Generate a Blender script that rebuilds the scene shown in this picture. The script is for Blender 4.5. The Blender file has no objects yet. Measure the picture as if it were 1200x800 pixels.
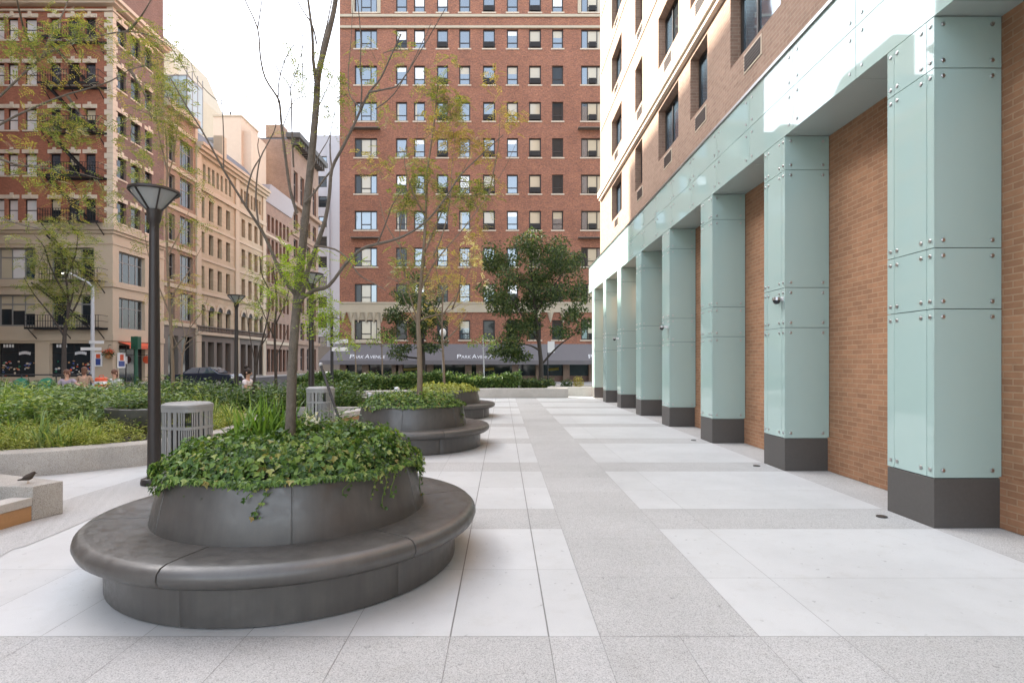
import bpy, bmesh, math, random
from mathutils import Vector, Matrix, Quaternion
random.seed(7)
R = random.Random(11)
C = bpy.context.scene.collection
F, VX, VY, H = 650.0, 589.0, 425.0, 1.6      # lens in pixels, vanishing point, eye height

def at(x, y, d):      # point of the place seen at photo pixel x,y and d metres away
    return Vector(((x-VX)*d/F, d, H-(y-VY)*d/F))
def gr(x, y, z=0.0):  # point of the ground seen at photo pixel x,y
    d = (H-z)*F/(y-VY)
    return Vector(((x-VX)*d/F, d, z))
def lin(r, g, b):
    f = lambda c: (c/255/12.92 if c/255 <= .04045 else ((c/255+.055)/1.055)**2.4)
    return (f(r), f(g), f(b), 1)
def g3(v): return (v[0], v[1], v[2], 1)

# ------------------------------------------------------------------ materials
def newmat(name):
    m = bpy.data.materials.new(name); m.use_nodes = True
    nt = m.node_tree; nt.nodes.clear()
    out = nt.nodes.new('ShaderNodeOutputMaterial')
    p = nt.nodes.new('ShaderNodeBsdfPrincipled')
    nt.links.new(p.outputs[0], out.inputs[0])
    return m, nt, p, out
def N(nt, t, **kw):
    n = nt.nodes.new(t)
    for k, v in kw.items(): setattr(n, k, v)
    return n
def mixc(nt, fac, a, b, mode='MIX'):
    n = N(nt, 'ShaderNodeMix', data_type='RGBA', blend_type=mode)
    for sock, v in ((n.inputs[0], fac), (n.inputs[6], a), (n.inputs[7], b)):
        if isinstance(v, bpy.types.NodeSocket): nt.links.new(v, sock)
        elif isinstance(v, (int, float)): sock.default_value = v
        else: sock.default_value = g3(v)
    return n.outputs[2]
def ramp(nt, fac, stops):
    n = N(nt, 'ShaderNodeValToRGB'); e = n.color_ramp.elements
    while len(e) < len(stops): e.new(.5)
    for i, (p, c) in enumerate(stops):
        e[i].position = p; e[i].color = g3(c)
    nt.links.new(fac, n.inputs[0]); return n.outputs[0]
def noise(nt, vec, scale, detail=4, rough=.55):
    n = N(nt, 'ShaderNodeTexNoise'); n.inputs['Scale'].default_value = scale
    n.inputs['Detail'].default_value = detail; n.inputs['Roughness'].default_value = rough
    nt.links.new(vec, n.inputs['Vector']); return n.outputs[0]
def bump(nt, p, h, strength, dist):
    b = N(nt, 'ShaderNodeBump'); b.inputs['Strength'].default_value = strength
    b.inputs['Distance'].default_value = dist
    nt.links.new(h, b.inputs['Height']); nt.links.new(b.outputs[0], p.inputs['Normal'])
def objco(nt): return N(nt, 'ShaderNodeTexCoord').outputs['Object']
def geo(nt): return N(nt, 'ShaderNodeNewGeometry')
def scl(c, k): return tuple(x*k for x in c[:3])

def plain(name, col, rough=.6, var=.15, scale=3.0, bmp=0.0, bscale=40, metal=0.0, island=0.0, spec=.5):
    m, nt, p, o = newmat(name)
    v = geo(nt).outputs['Position']
    n1 = noise(nt, v, scale); n2 = noise(nt, v, scale*9, 4)
    c = mixc(nt, n1, scl(col, 1-var), scl(col, 1+var))
    c = mixc(nt, .35, c, mixc(nt, n2, scl(col, 1-var*1.3), scl(col, 1+var*1.3)))
    if island:
        r = geo(nt).outputs['Random Per Island']
        c = mixc(nt, 1.0, c, ramp(nt, r, [(0, (1-island,)*3), (1, (1+island,)*3)]), 'MULTIPLY')
    nt.links.new(c, p.inputs['Base Color'])
    p.inputs['Roughness'].default_value = rough; p.inputs['Metallic'].default_value = metal
    p.inputs['Specular IOR Level'].default_value = spec
    if bmp: bump(nt, p, noise(nt, v, bscale, 5), bmp, .01)
    return m
def granite(name, col, dark, light, scale=220, rough=.75, amt=.5, island=.04, stain=.12, stains=1.3):
    m, nt, p, o = newmat(name)
    v = geo(nt).outputs['Position']
    n = noise(nt, v, scale, 2, .7)
    sp = ramp(nt, n, [(.36, dark), (.47, col), (.55, col), (.66, light)])
    c = mixc(nt, amt, col, sp)
    s = noise(nt, v, stains, 5, .6)
    c = mixc(nt, 1.0, c, ramp(nt, s, [(.3, (1-stain,)*3), (.62, (1, 1, 1))]), 'MULTIPLY')
    s2 = noise(nt, v, stains*6.3, 6, .7)
    c = mixc(nt, 1.0, c, ramp(nt, s2, [(.33, (1-stain*.35, 1-stain*.4, 1-stain*.5)), (.47, (1, 1, 1))]), 'MULTIPLY')
    s3 = noise(nt, v, stains*19, 2, .5)
    c = mixc(nt, 1.0, c, ramp(nt, s3, [(.26, (1-stain*2.2,)*3), (.3, (1, 1, 1))]), 'MULTIPLY')
    if island:
        r = geo(nt).outputs['Random Per Island']
        c = mixc(nt, 1.0, c, ramp(nt, r, [(0, (1-island, 1-island, 1-island*1.2)), (1, (1+island, 1+island, 1+island))]), 'MULTIPLY')
    nt.links.new(c, p.inputs['Base Color']); p.inputs['Roughness'].default_value = rough
    bump(nt, p, n, .12, .003)
    return m
def brick(name, c1, c2, mortar, bw=.21, bh=.072, var=.25, bmp=.35, stain=.25):
    m, nt, p, o = newmat(name)
    co = objco(nt)
    s = N(nt, 'ShaderNodeSeparateXYZ'); nt.links.new(co, s.inputs[0])
    ad = N(nt, 'ShaderNodeMath', operation='ADD'); nt.links.new(s.outputs[0], ad.inputs[0]); nt.links.new(s.outputs[1], ad.inputs[1])
    cb = N(nt, 'ShaderNodeCombineXYZ'); nt.links.new(ad.outputs[0], cb.inputs[0]); nt.links.new(s.outputs[2], cb.inputs[1])
    t = N(nt, 'ShaderNodeTexBrick'); nt.links.new(cb.outputs[0], t.inputs['Vector'])
    t.inputs['Color1'].default_value = g3(c1); t.inputs['Color2'].default_value = g3(c2); t.inputs['Mortar'].default_value = g3(mortar)
    t.inputs['Scale'].default_value = 1; t.inputs['Mortar Size'].default_value = .007; t.inputs['Mortar Smooth'].default_value = .2
    t.inputs['Brick Width'].default_value = bw; t.inputs['Row Height'].default_value = bh; t.inputs['Bias'].default_value = 0
    big = noise(nt, co, .5, 5, .65)
    c = mixc(nt, 1.0, t.outputs[0], ramp(nt, big, [(.3, (1-stain,)*3), (.7, (1+stain*.6,)*3)]), 'MULTIPLY')
    fine = noise(nt, cb.outputs[0], 9, 3)
    c = mixc(nt, 1.0, c, ramp(nt, fine, [(.25, (1-var,)*3), (.75, (1+var,)*3)]), 'MULTIPLY')
    nt.links.new(c, p.inputs['Base Color']); p.inputs['Roughness'].default_value = .85
    inv = N(nt, 'ShaderNodeMath', operation='SUBTRACT'); inv.inputs[0].default_value = 1; nt.links.new(t.outputs['Fac'], inv.inputs[1])
    bump(nt, p, inv.outputs[0], bmp, .006)
    return m
def leafmat(name, stops, rough=.5, trans=.35, spec=.4):
    m, nt, p, o = newmat(name)
    r = geo(nt).outputs['Random Per Island']
    c = ramp(nt, r, stops)
    nt.links.new(c, p.inputs['Base Color']); p.inputs['Roughness'].default_value = rough
    p.inputs['Specular IOR Level'].default_value = spec
    tr = N(nt, 'ShaderNodeBsdfTranslucent')
    nt.links.new(mixc(nt, 1.0, c, (1.25, 1.2, .55), 'MULTIPLY'), tr.inputs[0])
    mx = N(nt, 'ShaderNodeMixShader'); mx.inputs[0].default_value = trans
    nt.links.new(p.outputs[0], mx.inputs[1]); nt.links.new(tr.outputs[0], mx.inputs[2]); nt.links.new(mx.outputs[0], o.inputs[0])
    return m
def glassy(name, col, rough=.04, ior=1.5, var=.05, wave=0.0, island=0.0, tint=(1,1,1,1)):
    m, nt, p, o = newmat(name)
    v = geo(nt).outputs['Position']
    c = mixc(nt, noise(nt, v, .8, 3), scl(col, 1-var), scl(col, 1+var))
    if island:
        r = geo(nt).outputs['Random Per Island']
        c = mixc(nt, 1.0, c, ramp(nt, r, [(0, (1-island,)*3), (1, (1+island,)*3)]), 'MULTIPLY')
    nt.links.new(c, p.inputs['Base Color'])
    p.inputs['Roughness'].default_value = rough; p.inputs['IOR'].default_value = ior
    p.inputs['Specular Tint'].default_value = tint
    if wave: bump(nt, p, noise(nt, v, 1.1, 2), wave, .05)
    return m

M = {}
M['white_pave'] = granite('white_granite', (.575, .585, .58), (.45, .455, .45), (.66, .67, .665), 260, .62, .5, .035, .13, .9)
M['grey_pave'] = granite('grey_granite', (.485, .485, .475), (.23, .228, .22), (.63, .625, .61), 150, .75, .85, .035, .13, .8)
M['joint'] = plain('joint_grout', (.26, .255, .245), .9, .2)
M['seat_granite'] = granite('flamed_granite', (.42, .395, .355), (.2, .185, .165), (.56, .53, .49), 120, .8, .8, .03, .2, 2.2)
M['light_granite'] = granite('pale_granite', (.5, .475, .44), (.33, .31, .28), (.62, .6, .56), 150, .8, .6, .02, .15, 1.7)
M['asphalt'] = plain('asphalt', (.05, .05, .052), .9, .3, 2, .3, 120)
M['concrete'] = plain('sidewalk_concrete', (.34, .33, .31), .9, .15, 1.2, .1, 60)
M['cast'] = None
def castmat():
    m, nt, p, o = newmat('dark_cast_stone')
    v = geo(nt).outputs['Position']
    base = (.062, .059, .054)
    n1 = noise(nt, v, 1.7, 6, .65); n2 = noise(nt, v, 13, 5, .65); n3 = noise(nt, v, 220, 2)
    mp = N(nt, 'ShaderNodeMapping'); mp.inputs['Scale'].default_value = (9, 9, .7); nt.links.new(v, mp.inputs[0])
    st = noise(nt, mp.outputs[0], 1.6, 4, .6)
    c = ramp(nt, n1, [(.3, scl(base, .72)), (.5, base), (.7, scl(base, 1.4))])
    c = mixc(nt, .22, c, ramp(nt, n2, [(.3, scl(base, .6)), (.52, base), (.74, scl(base, 1.9))]))
    c = mixc(nt, 1.0, c, ramp(nt, st, [(.3, (.8,)*3), (.5, (1, 1, 1)), (.72, (1.25, 1.23, 1.18))]), 'MULTIPLY')
    c = mixc(nt, .16, c, mixc(nt, n3, scl(base, .3), scl(base, 2)))
    nt.links.new(c, p.inputs['Base Color'])
    nt.links.new(ramp(nt, n2, [(.3, (.28,)*3), (.7, (.52,)*3)]), p.inputs['Roughness'])
    p.inputs['Specular IOR Level'].default_value = .9
    bump(nt, p, n2, .09, .004)
    return m
M['cast'] = castmat()
M['teal'] = glassy('teal_back_painted_glass', (.385, .525, .495), .025, 1.72, .03, .004, .02)
M['teal_soffit'] = plain('pale_soffit_glass', (.42, .49, .475), .25, .04)
M['plinth'] = plain('plinth_granite', (.085, .08, .075), .5, .2, 30)
M['steel'] = plain('brushed_steel', (.5, .5, .5), .3, .1, 20, metal=1)
M['core'] = plain('gap_dark_metal', (.1, .13, .125), .6, .1)
M['tan_brick'] = brick('tan_brick', (.39, .205, .112), (.30, .155, .085), (.39, .25, .155), .21, .066, .1, .5, .2)
M['tan_brick_hi'] = brick('pinkish_tan_brick', (.335, .22, .16), (.275, .175, .125), (.36, .275, .21), .21, .068, .14, .3, .1)
M['red_brick'] = brick('red_brick', (.36, .145, .082), (.24, .098, .066), (.30, .19, .13), .22, .075, .4, .2, .2)
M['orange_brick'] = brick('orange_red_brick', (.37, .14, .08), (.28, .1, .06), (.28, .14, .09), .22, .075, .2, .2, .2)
M['mauve_shade_brick'] = brick('mauve_brown_shade_brick', (.2, .125, .1), (.15, .095, .08), (.24, .17, .14), .22, .075, .2, .2, .15)  # bluish shade on the corner building's avenue side put into the brick colour
M['pink_brick'] = brick('terracotta_brick', (.31, .22, .155), (.26, .175, .12), (.32, .25, .19), .22, .075, .15, .2, .15)
M['brown_brick'] = brick('brown_brick', (.28, .2, .155), (.235, .16, .12), (.3, .23, .18), .22, .075, .15, .2, .2)
M['cream_stone'] = brick('cream_rusticated_stone', (.46, .405, .29), (.41, .36, .255), (.25, .2, .14), 1.4, .42, .07, .8, .12)
M['cream'] = plain('cream_stone_trim', (.48, .425, .32), .8, .12, 2)
M['beige'] = plain('beige_painted_stone', (.48, .395, .29), .8, .1, 1.2)
M['cream_trim'] = plain('pale_limestone_trim', (.6, .51, .4), .8, .12, 2)
M['course'] = plain('cream_painted_course', (.66, .56, .46), .7, .06, 2)
M['grey_stone'] = plain('grey_brown_stone', (.16, .145, .125), .8, .15, 2)
M['grey_wall'] = plain('pale_grey_render', (.38, .39, .42), .8, .06, 2)
M['slate'] = plain('slate_roof', (.12, .125, .14), .6, .2, 6)
M['dark_cornice'] = plain('dark_cornice', (.07, .07, .065), .7, .2, 4)
M['bronze'] = plain('dark_bronze_frame', (.035, .03, .027), .45, .2, 5)
M['frame_grey'] = plain('grey_window_frame', (.22, .22, .21), .5, .1, 5)
M['iron'] = plain('black_iron', (.012, .012, .013), .6, .2, 10)
M['win'] = glassy('window_glass', (.05, .075, .1), .03, 3.0, .2, .03, .4, (.84,.93,1,1))
M['win_dim'] = glassy('dim_window_glass', (.02, .026, .03), .05, 1.5, .2, .03, .3)
M['win_lit'] = glassy('blind_behind_glass', (.5, .45, .33), .06, 1.9, .08, .02, .15)
M['win_pale'] = glassy('white_blind_or_sky_reflection', (.8, .81, .8), .06, 3.2, .06, .02, .1)  # white blinds; on the corner building it paints the bright reflected sky
M['ac'] = plain('dark_air_conditioner', (.025, .024, .024), .6, .2, 20)
M['grille'] = plain('brown_grille', (.05, .035, .028), .5, .2, 20)
M['lamp_metal'] = plain('dark_brown_lamp_paint', (.022, .017, .015), .42, .2, 8)
M['lamp_glass'] = glassy('frosted_lamp_glass', (.30, .31, .30), .25, 1.45, .05)
M['bin'] = plain('grey_powder_coat', (.27, .275, .265), .45, .08, 6)
M['bin_in'] = plain('dark_bin_liner', (.02, .02, .02), .7, .2, 6)
M['wood'] = plain('orange_hardwood', (.42, .23, .1), .55, .25, 5)
M['soil'] = plain('dark_soil', (.022, .017, .012), .95, .4, 20, .5, 60)
M['bark'] = plain('grey_brown_bark', (.135, .112, .088), .9, .75, 16, .9, 60)
M['bark_dark'] = plain('dark_bark', (.05, .04, .033), .9, .3, 14, .6, 60)
M['twig'] = plain('pale_twig_bark', (.2, .155, .11), .9, .3, 14, .4, 60)
M['ivy'] = leafmat('ivy_leaf', [(0, (.025, .06, .016)), (.25, (.06, .13, .028)), (.6, (.125, .225, .045)), (.88, (.22, .32, .07)), (.96, (.34, .39, .13)), (1, (.32, .22, .07))], .36, .3)
M['strap'] = leafmat('strap_leaf', [(0, (.05, .12, .02)), (.5, (.12, .24, .035)), (1, (.28, .4, .1))], .35, .35)
M['locust'] = leafmat('honey_locust_leaf', [(0, (.12, .18, .045)), (.45, (.22, .28, .07)), (.8, (.34, .36, .1)), (1, (.45, .38, .13))], .5, .45)
M['locust_bright'] = leafmat('bright_locust_leaf', [(0, (0.143, 0.247, 0.026)), (.5, (0.260, 0.390, 0.039)), (1, (0.390, 0.494, 0.065))], .5, .5)
M['locust_gold'] = leafmat('yellowing_locust_leaf', [(0, (.22, .22, .07)), (.5, (.4, .34, .1)), (1, (.52, .4, .15))], .5, .45)
M['dark_leaf'] = leafmat('dark_green_leaf', [(0, (.025, .05, .018)), (.5, (.058, .098, .032)), (.88, (.105, .15, .045)), (1, (.21, .22, .07))], .5, .3)
M['bed_green'] = leafmat('bed_leaf', [(0, (.06, .12, .03)), (.3, (.15, .26, .055)), (.7, (.28, .39, .09)), (1, (.48, .52, .17))], .45, .38)
M['bed_blue'] = leafmat('bluish_bed_leaf', [(0, (.06, .12, .04)), (.5, (.17, .27, .09)), (1, (.37, .44, .19))], .45, .33)
M['bed_lime'] = leafmat('lime_groundcover_leaf', [(0, (0.182, 0.234, 0.039)), (.5, (0.338, 0.390, 0.078)), (1, (0.520, 0.533, 0.169))], .5, .35)
M['hedge'] = leafmat('hedge_leaf', [(0, (.035, .075, .02)), (.5, (.085, .16, .04)), (.85, (.15, .235, .06)), (1, (.27, .31, .09))], .45, .3)
M['flower'] = leafmat('white_petal', [(0, (.75, .72, .6)), (1, (.8, .79, .72))], .6, .3)
M['blossom'] = leafmat('pale_yellow_leaf', [(0, (.45, .42, .1)), (.5, (.62, .58, .3)), (1, (.75, .7, .55))], .6, .4)
M['awning'] = plain('grey_awning_canvas', (.165, .155, .16), .8, .08, 2)
M['letter'] = plain('white_lettering', (.75, .75, .76), .6, .03)
M['red_paint'] = plain('orange_red_paint', (.62, .09, .03), .6, .1)
M['green_paint'] = plain('green_paint', (.01, .17, .09), .5, .1)
M['green_pole'] = plain('dark_green_paint', (.01, .075, .04), .5, .1)
M['blue_paint'] = plain('blue_paint', (.04, .07, .25), .5, .1)
M['white_paint'] = plain('white_paint', (.75, .75, .74), .5, .06)
M['pole_grey'] = plain('galvanised_pole', (.45, .46, .48), .5, .08)
M['car'] = glassy('dark_blue_car_paint', (.015, .02, .035), .15, 1.6)
M['rubber'] = plain('black_rubber', (.012, .012, .012), .8, .1)
M['skin'] = plain('skin', (.5, .29, .2), .55, .06)
M['hair'] = plain('dark_brown_hair', (.022, .013, .009), .6, .2)
M['brown_hair'] = plain('brown_hair', (.12, .05, .025), .6, .2)
M['cloth_white'] = plain('pinkish_white_cotton', (.7, .62, .62), .85, .06)
M['cloth_mauve'] = plain('grey_mauve_cotton', (.33, .28, .34), .85, .06)
M['cloth_tan'] = plain('tan_cotton', (.33, .22, .15), .85, .06)
M['cloth_pale'] = plain('pale_grey_cotton', (.52, .53, .5), .85, .06)
M['denim'] = plain('dark_denim', (.03, .035, .06), .85, .1)
M['water'] = glassy('fountain_water', (.02, .03, .032), .08, 1.33, .1, .4)
M['foam'] = plain('white_water', (.8, .82, .85), .4, .04)
M['feather'] = plain('brown_feathers', (.05, .035, .025), .8, .4, 60)
M['drain'] = plain('dark_metal_fitting', (.05, .048, .045), .4, .1)
M['rooftop_glass'] = glassy('bluish_rooftop_glass', (.3, .4, .42), .08, 1.8, .1)

# ------------------------------------------------------------------ mesh builder
class MB:
    def __init__(s): s.v = []; s.f = []
    def add(s, vs, fs):
        o = len(s.v); s.v += [tuple(v) for v in vs]; s.f += [tuple(i+o for i in f) for f in fs]
    def quad(s, a, b, c, d): s.add((a, b, c, d), ((0, 1, 2, 3),))
    def box(s, x0, y0, z0, x1, y1, z1):
        s.add([(x0,y0,z0),(x1,y0,z0),(x1,y1,z0),(x0,y1,z0),(x0,y0,z1),(x1,y0,z1),(x1,y1,z1),(x0,y1,z1)],
              [(0,3,2,1),(4,5,6,7),(0,1,5,4),(1,2,6,5),(2,3,7,6),(3,0,4,7)])
    def bar(s, a, b, w, h=None):
        a, b = Vector(a), Vector(b); h = h or w
        t = (b-a).normalized(); up = Vector((0,0,1)) if abs(t.z) < .95 else Vector((0,1,0))
        u = t.cross(up).normalized()*w/2; n = u.cross(t).normalized()*h/2
        vs = [a-u-n, a+u-n, a+u+n, a-u+n, b-u-n, b+u-n, b+u+n, b-u+n]
        s.add(vs, [(0,3,2,1),(4,5,6,7),(0,1,5,4),(1,2,6,5),(2,3,7,6),(3,0,4,7)])
    def tube(s, pts, rad, n=8, cap=True):
        pts = [Vector(p) for p in pts]
        if not hasattr(rad, '__len__'): rad = [rad]*len(pts)
        prev = None; vs = []; fs = []
        for i, p in enumerate(pts):
            t = (pts[min(i+1, len(pts)-1)]-pts[max(i-1, 0)])
            if t.length < 1e-9: t = Vector((0,0,1))
            t.normalize()
            if prev is None:
                a = Vector((1,0,0)) if abs(t.x) < .9 else Vector((0,1,0)); u = t.cross(a).normalized()
            else:
                u = prev-t*prev.dot(t)
                u = u.normalized() if u.length > 1e-6 else t.orthogonal().normalized()
            prev = u; w = t.cross(u)
            for k in range(n):
                an = 2*math.pi*k/n; vs.append(p+(u*math.cos(an)+w*math.sin(an))*rad[i])
        for i in range(len(pts)-1):
            for k in range(n):
                k2 = (k+1) % n; fs.append((i*n+k, i*n+k2, (i+1)*n+k2, (i+1)*n+k))
        if cap:
            fs.append(tuple(reversed(range(n)))); fs.append(tuple((len(pts)-1)*n+k for k in range(n)))
        s.add(vs, fs)
    def lathe(s, prof, n=32, c=(0,0,0), cap=True, angs=None, mod=None):
        angs = angs or [2*math.pi*k/n for k in range(n)]; n = len(angs); vs = []; fs = []
        for i, (r, z) in enumerate(prof):
            for k, an in enumerate(angs):
                rr, zz = (r, z) if mod is None else mod(i, k, r, z)
                vs.append((c[0]+rr*math.cos(an), c[1]+rr*math.sin(an), c[2]+zz))
        for i in range(len(prof)-1):
            for k in range(n):
                k2 = (k+1) % n; fs.append((i*n+k, i*n+k2, (i+1)*n+k2, (i+1)*n+k))
        if cap:
            fs.append(tuple(reversed(range(n)))); fs.append(tuple((len(prof)-1)*n+k for k in range(n)))
        s.add(vs, fs)
    def ball(s, c, r, n=10, m=7):
        if not hasattr(r, '__len__'): r = (r, r, r)
        vs = [(c[0], c[1], c[2]-r[2])]; fs = []
        for i in range(1, m):
            ph = math.pi*i/m
            for k in range(n):
                an = 2*math.pi*k/n
                vs.append((c[0]+r[0]*math.sin(ph)*math.cos(an), c[1]+r[1]*math.sin(ph)*math.sin(an), c[2]-r[2]*math.cos(ph)))
        vs.append((c[0], c[1], c[2]+r[2]))
        for k in range(n): fs.append((0, 1+(k+1) % n, 1+k))
        for i in range(m-2):
            for k in range(n):
                a = 1+i*n; b = a+n; k2 = (k+1) % n; fs.append((a+k, a+k2, b+k2, b+k))
        a = 1+(m-2)*n
        for k in range(n): fs.append((a+k, a+(k+1) % n, len(vs)-1))
        s.add(vs, fs)
    def prism(s, poly, z0, z1):
        n = len(poly); vs = [(x, y, z0) for x, y in poly]+[(x, y, z1) for x, y in poly]
        fs = [tuple(reversed(range(n))), tuple(range(n, 2*n))]+[(k, (k+1) % n, n+(k+1) % n, n+k) for k in range(n)]
        s.add(vs, fs)
    def build(s, name, mat, parent=None, smooth=False, bevel=0.0, loc=None, rz=0.0, off=None):
        me = bpy.data.meshes.new(name)
        v = s.v if off is None else [(x-off[0], y-off[1], z-off[2]) for x, y, z in s.v]
        me.from_pydata(v, [], s.f); me.update()
        me.materials.append(M[mat] if isinstance(mat, str) else mat)
        if smooth:
            me.polygons.foreach_set('use_smooth', [True]*len(me.polygons))
            try: me.set_sharp_from_angle(angle=math.radians(42))
            except Exception: pass
        o = bpy.data.objects.new(name, me); C.objects.link(o)
        if parent: o.parent = parent
        if loc is not None: o.location = loc
        o.rotation_euler.z = rz
        if bevel:
            b = o.modifiers.new('bevel', 'BEVEL'); b.width = bevel; b.segments = 2; b.limit_method = 'ANGLE'
        return o

def _each(s, name, mat, parent=None, **kw):   # every connected piece as an object of its own
    par = list(range(len(s.v)))
    def find(i):
        while par[i] != i: par[i] = par[par[i]]; i = par[i]
        return i
    for f in s.f:
        for i in f[1:]: par[find(i)] = find(f[0])
    grp = {}
    for f in s.f: grp.setdefault(find(f[0]), []).append(f)
    out = []
    for fs in grp.values():
        ids = sorted({i for f in fs for i in f}); mp = {i: k for k, i in enumerate(ids)}
        m = MB(); m.v = [s.v[i] for i in ids]; m.f = [tuple(mp[i] for i in f) for f in fs]
        out.append(m.build(name, mat, parent, **kw))
    return out
MB.each = _each
def tag(o, label, cat, group=None, kind='thing'):
    o['label'] = label; o['category'] = cat; o['kind'] = kind
    if group: o['group'] = group
    return o
def thing(name, loc, label, cat, group=None, rz=0.0):
    o = bpy.data.objects.new(name, None); C.objects.link(o); o.empty_display_size = .2
    o.location = loc; o.rotation_euler.z = rz
    return tag(o, label, cat, group)
def struct(o): o['kind'] = 'structure'; return o
def copy_tree(o, parent=None):
    c = o.copy(); C.objects.link(c)
    if parent is not None: c.parent = parent
    for ch in list(o.children): copy_tree(ch, c)
    return c

# ------------------------------------------------------------------ foliage helpers
def rdir():
    z = R.uniform(-1, 1); a = R.uniform(0, 2*math.pi); q = math.sqrt(1-z*z)
    return Vector((q*math.cos(a), q*math.sin(a), z))
def leaf(mb, p, d, n, L, W):            # pointed oval leaf, slightly folded
    d = d.normalized(); s = d.cross(n)
    if s.length < 1e-4: s = d.orthogonal()
    s.normalize(); up = s.cross(d)
    mb.add([p, p+d*L*.4+s*W*.5+up*W*.12, p+d*L-up*L*.12, p+d*L*.4-s*W*.5+up*W*.12], [(0, 1, 2, 3)])
def frond(mb, p, d, L, n=7, lw=.011, ll=.028):   # pinnate leaf of the honey locust
    d = d.normalized(); s = d.cross(Vector((0,0,1)))
    if s.length < 1e-3: s = Vector((1,0,0))
    s.normalize(); up = s.cross(d)
    roll = R.uniform(-.7, .7); s2 = s*math.cos(roll)+up*math.sin(roll)
    for i in range(n):
        t = (i+.6)/n; q = p+d*L*t+Vector((0,0,-1))*L*.35*t*t
        for sg in (-1, 1):
            dd = (s2*sg+d*.45).normalized()*ll*R.uniform(.75, 1.15); w = d*lw*.5
            mb.add([q, q+dd*.5+w, q+dd, q+dd*.5-w], [(0, 1, 2, 3)])
def spray(mb, c, r, n, L=.16, k=7, lw=.011, ll=.028, squash=.8):
    for _ in range(n):
        q = c+rdir()*r*R.random()**.5*Vector((1,1,squash)).length/1.6
        d = rdir(); d.z = d.z*.5-.1
        frond(mb, q, d, L*R.uniform(.7, 1.2), k, lw, ll)
def strap(mb, p, a, L, lean, w, seg=5):  # arching strap leaf
    d = Vector((math.cos(a), math.sin(a), 0)); s = Vector((-d.y, d.x, 0)); vs = []; fs = []
    for i in range(seg+1):
        t = i/seg; q = p+d*L*lean*(t**1.6)+Vector((0,0,1))*L*(t-lean*.75*t**2.4)
        ww = w*(1-t**2.2)*.5+.0006
        vs += [q-s*ww, q+s*ww]
    for i in range(seg): fs.append((2*i, 2*i+1, 2*i+3, 2*i+2))
    mb.add(vs, fs)
def sprig(mb, p, h, n, L, W, lean=.3):   # upright leafy stem
    a0 = R.uniform(0, 6.28); tip = Vector((math.cos(a0)*lean*h, math.sin(a0)*lean*h, h))
    for i in range(n):
        t = (i+.5)/n; q = p+tip*t; a = i*2.4+a0
        d = Vector((math.cos(a), math.sin(a), R.uniform(.05, .7)))
        leaf(mb, q, d, Vector((0,0,1)), L*R.uniform(.6, 1.15)*(1.1-.4*t), W*R.uniform(.7, 1.1))
def clump(mb, c, rad, n, L, W):          # cloud of leaves with a denser skin
    for _ in range(n):
        d = rdir(); t = R.random()**.38
        q = Vector((c[0]+d.x*rad[0]*t, c[1]+d.y*rad[1]*t, c[2]+d.z*rad[2]*t))
        e = (d*.5+rdir()*.8); e.z -= .25
        leaf(mb, q, e, rdir()+Vector((0,0,.6)), L*R.uniform(.6, 1.3), W*R.uniform(.7, 1.2))
def smooth_path(pts, k=4):               # Catmull-Rom through the points
    P = [pts[0]]+list(pts)+[pts[-1]]; out = []
    for i in range(1, len(P)-2):
        for j in range(k):
            t = j/k
            out.append(.5*((2*P[i])+(P[i+1]-P[i-1])*t+(2*P[i-1]-5*P[i]+4*P[i+1]-P[i+2])*t*t+(3*P[i]-P[i-1]-3*P[i+1]+P[i+2])*t**3))
    out.append(P[-2]); return out
def limb(mb, px, d0, d1, r0, r1, n=7, k=4):  # branch along photo pixels, receding from depth d0 to d1
    m = len(px)-1
    pts = smooth_path([at(x, y, d0+(d1-d0)*i/m) for i, (x, y) in enumerate(px)], k)
    q = len(pts)-1
    mb.tube(pts, [r0+(r1-r0)*(i/q)**.8 for i in range(q+1)], n)
    return pts

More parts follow.
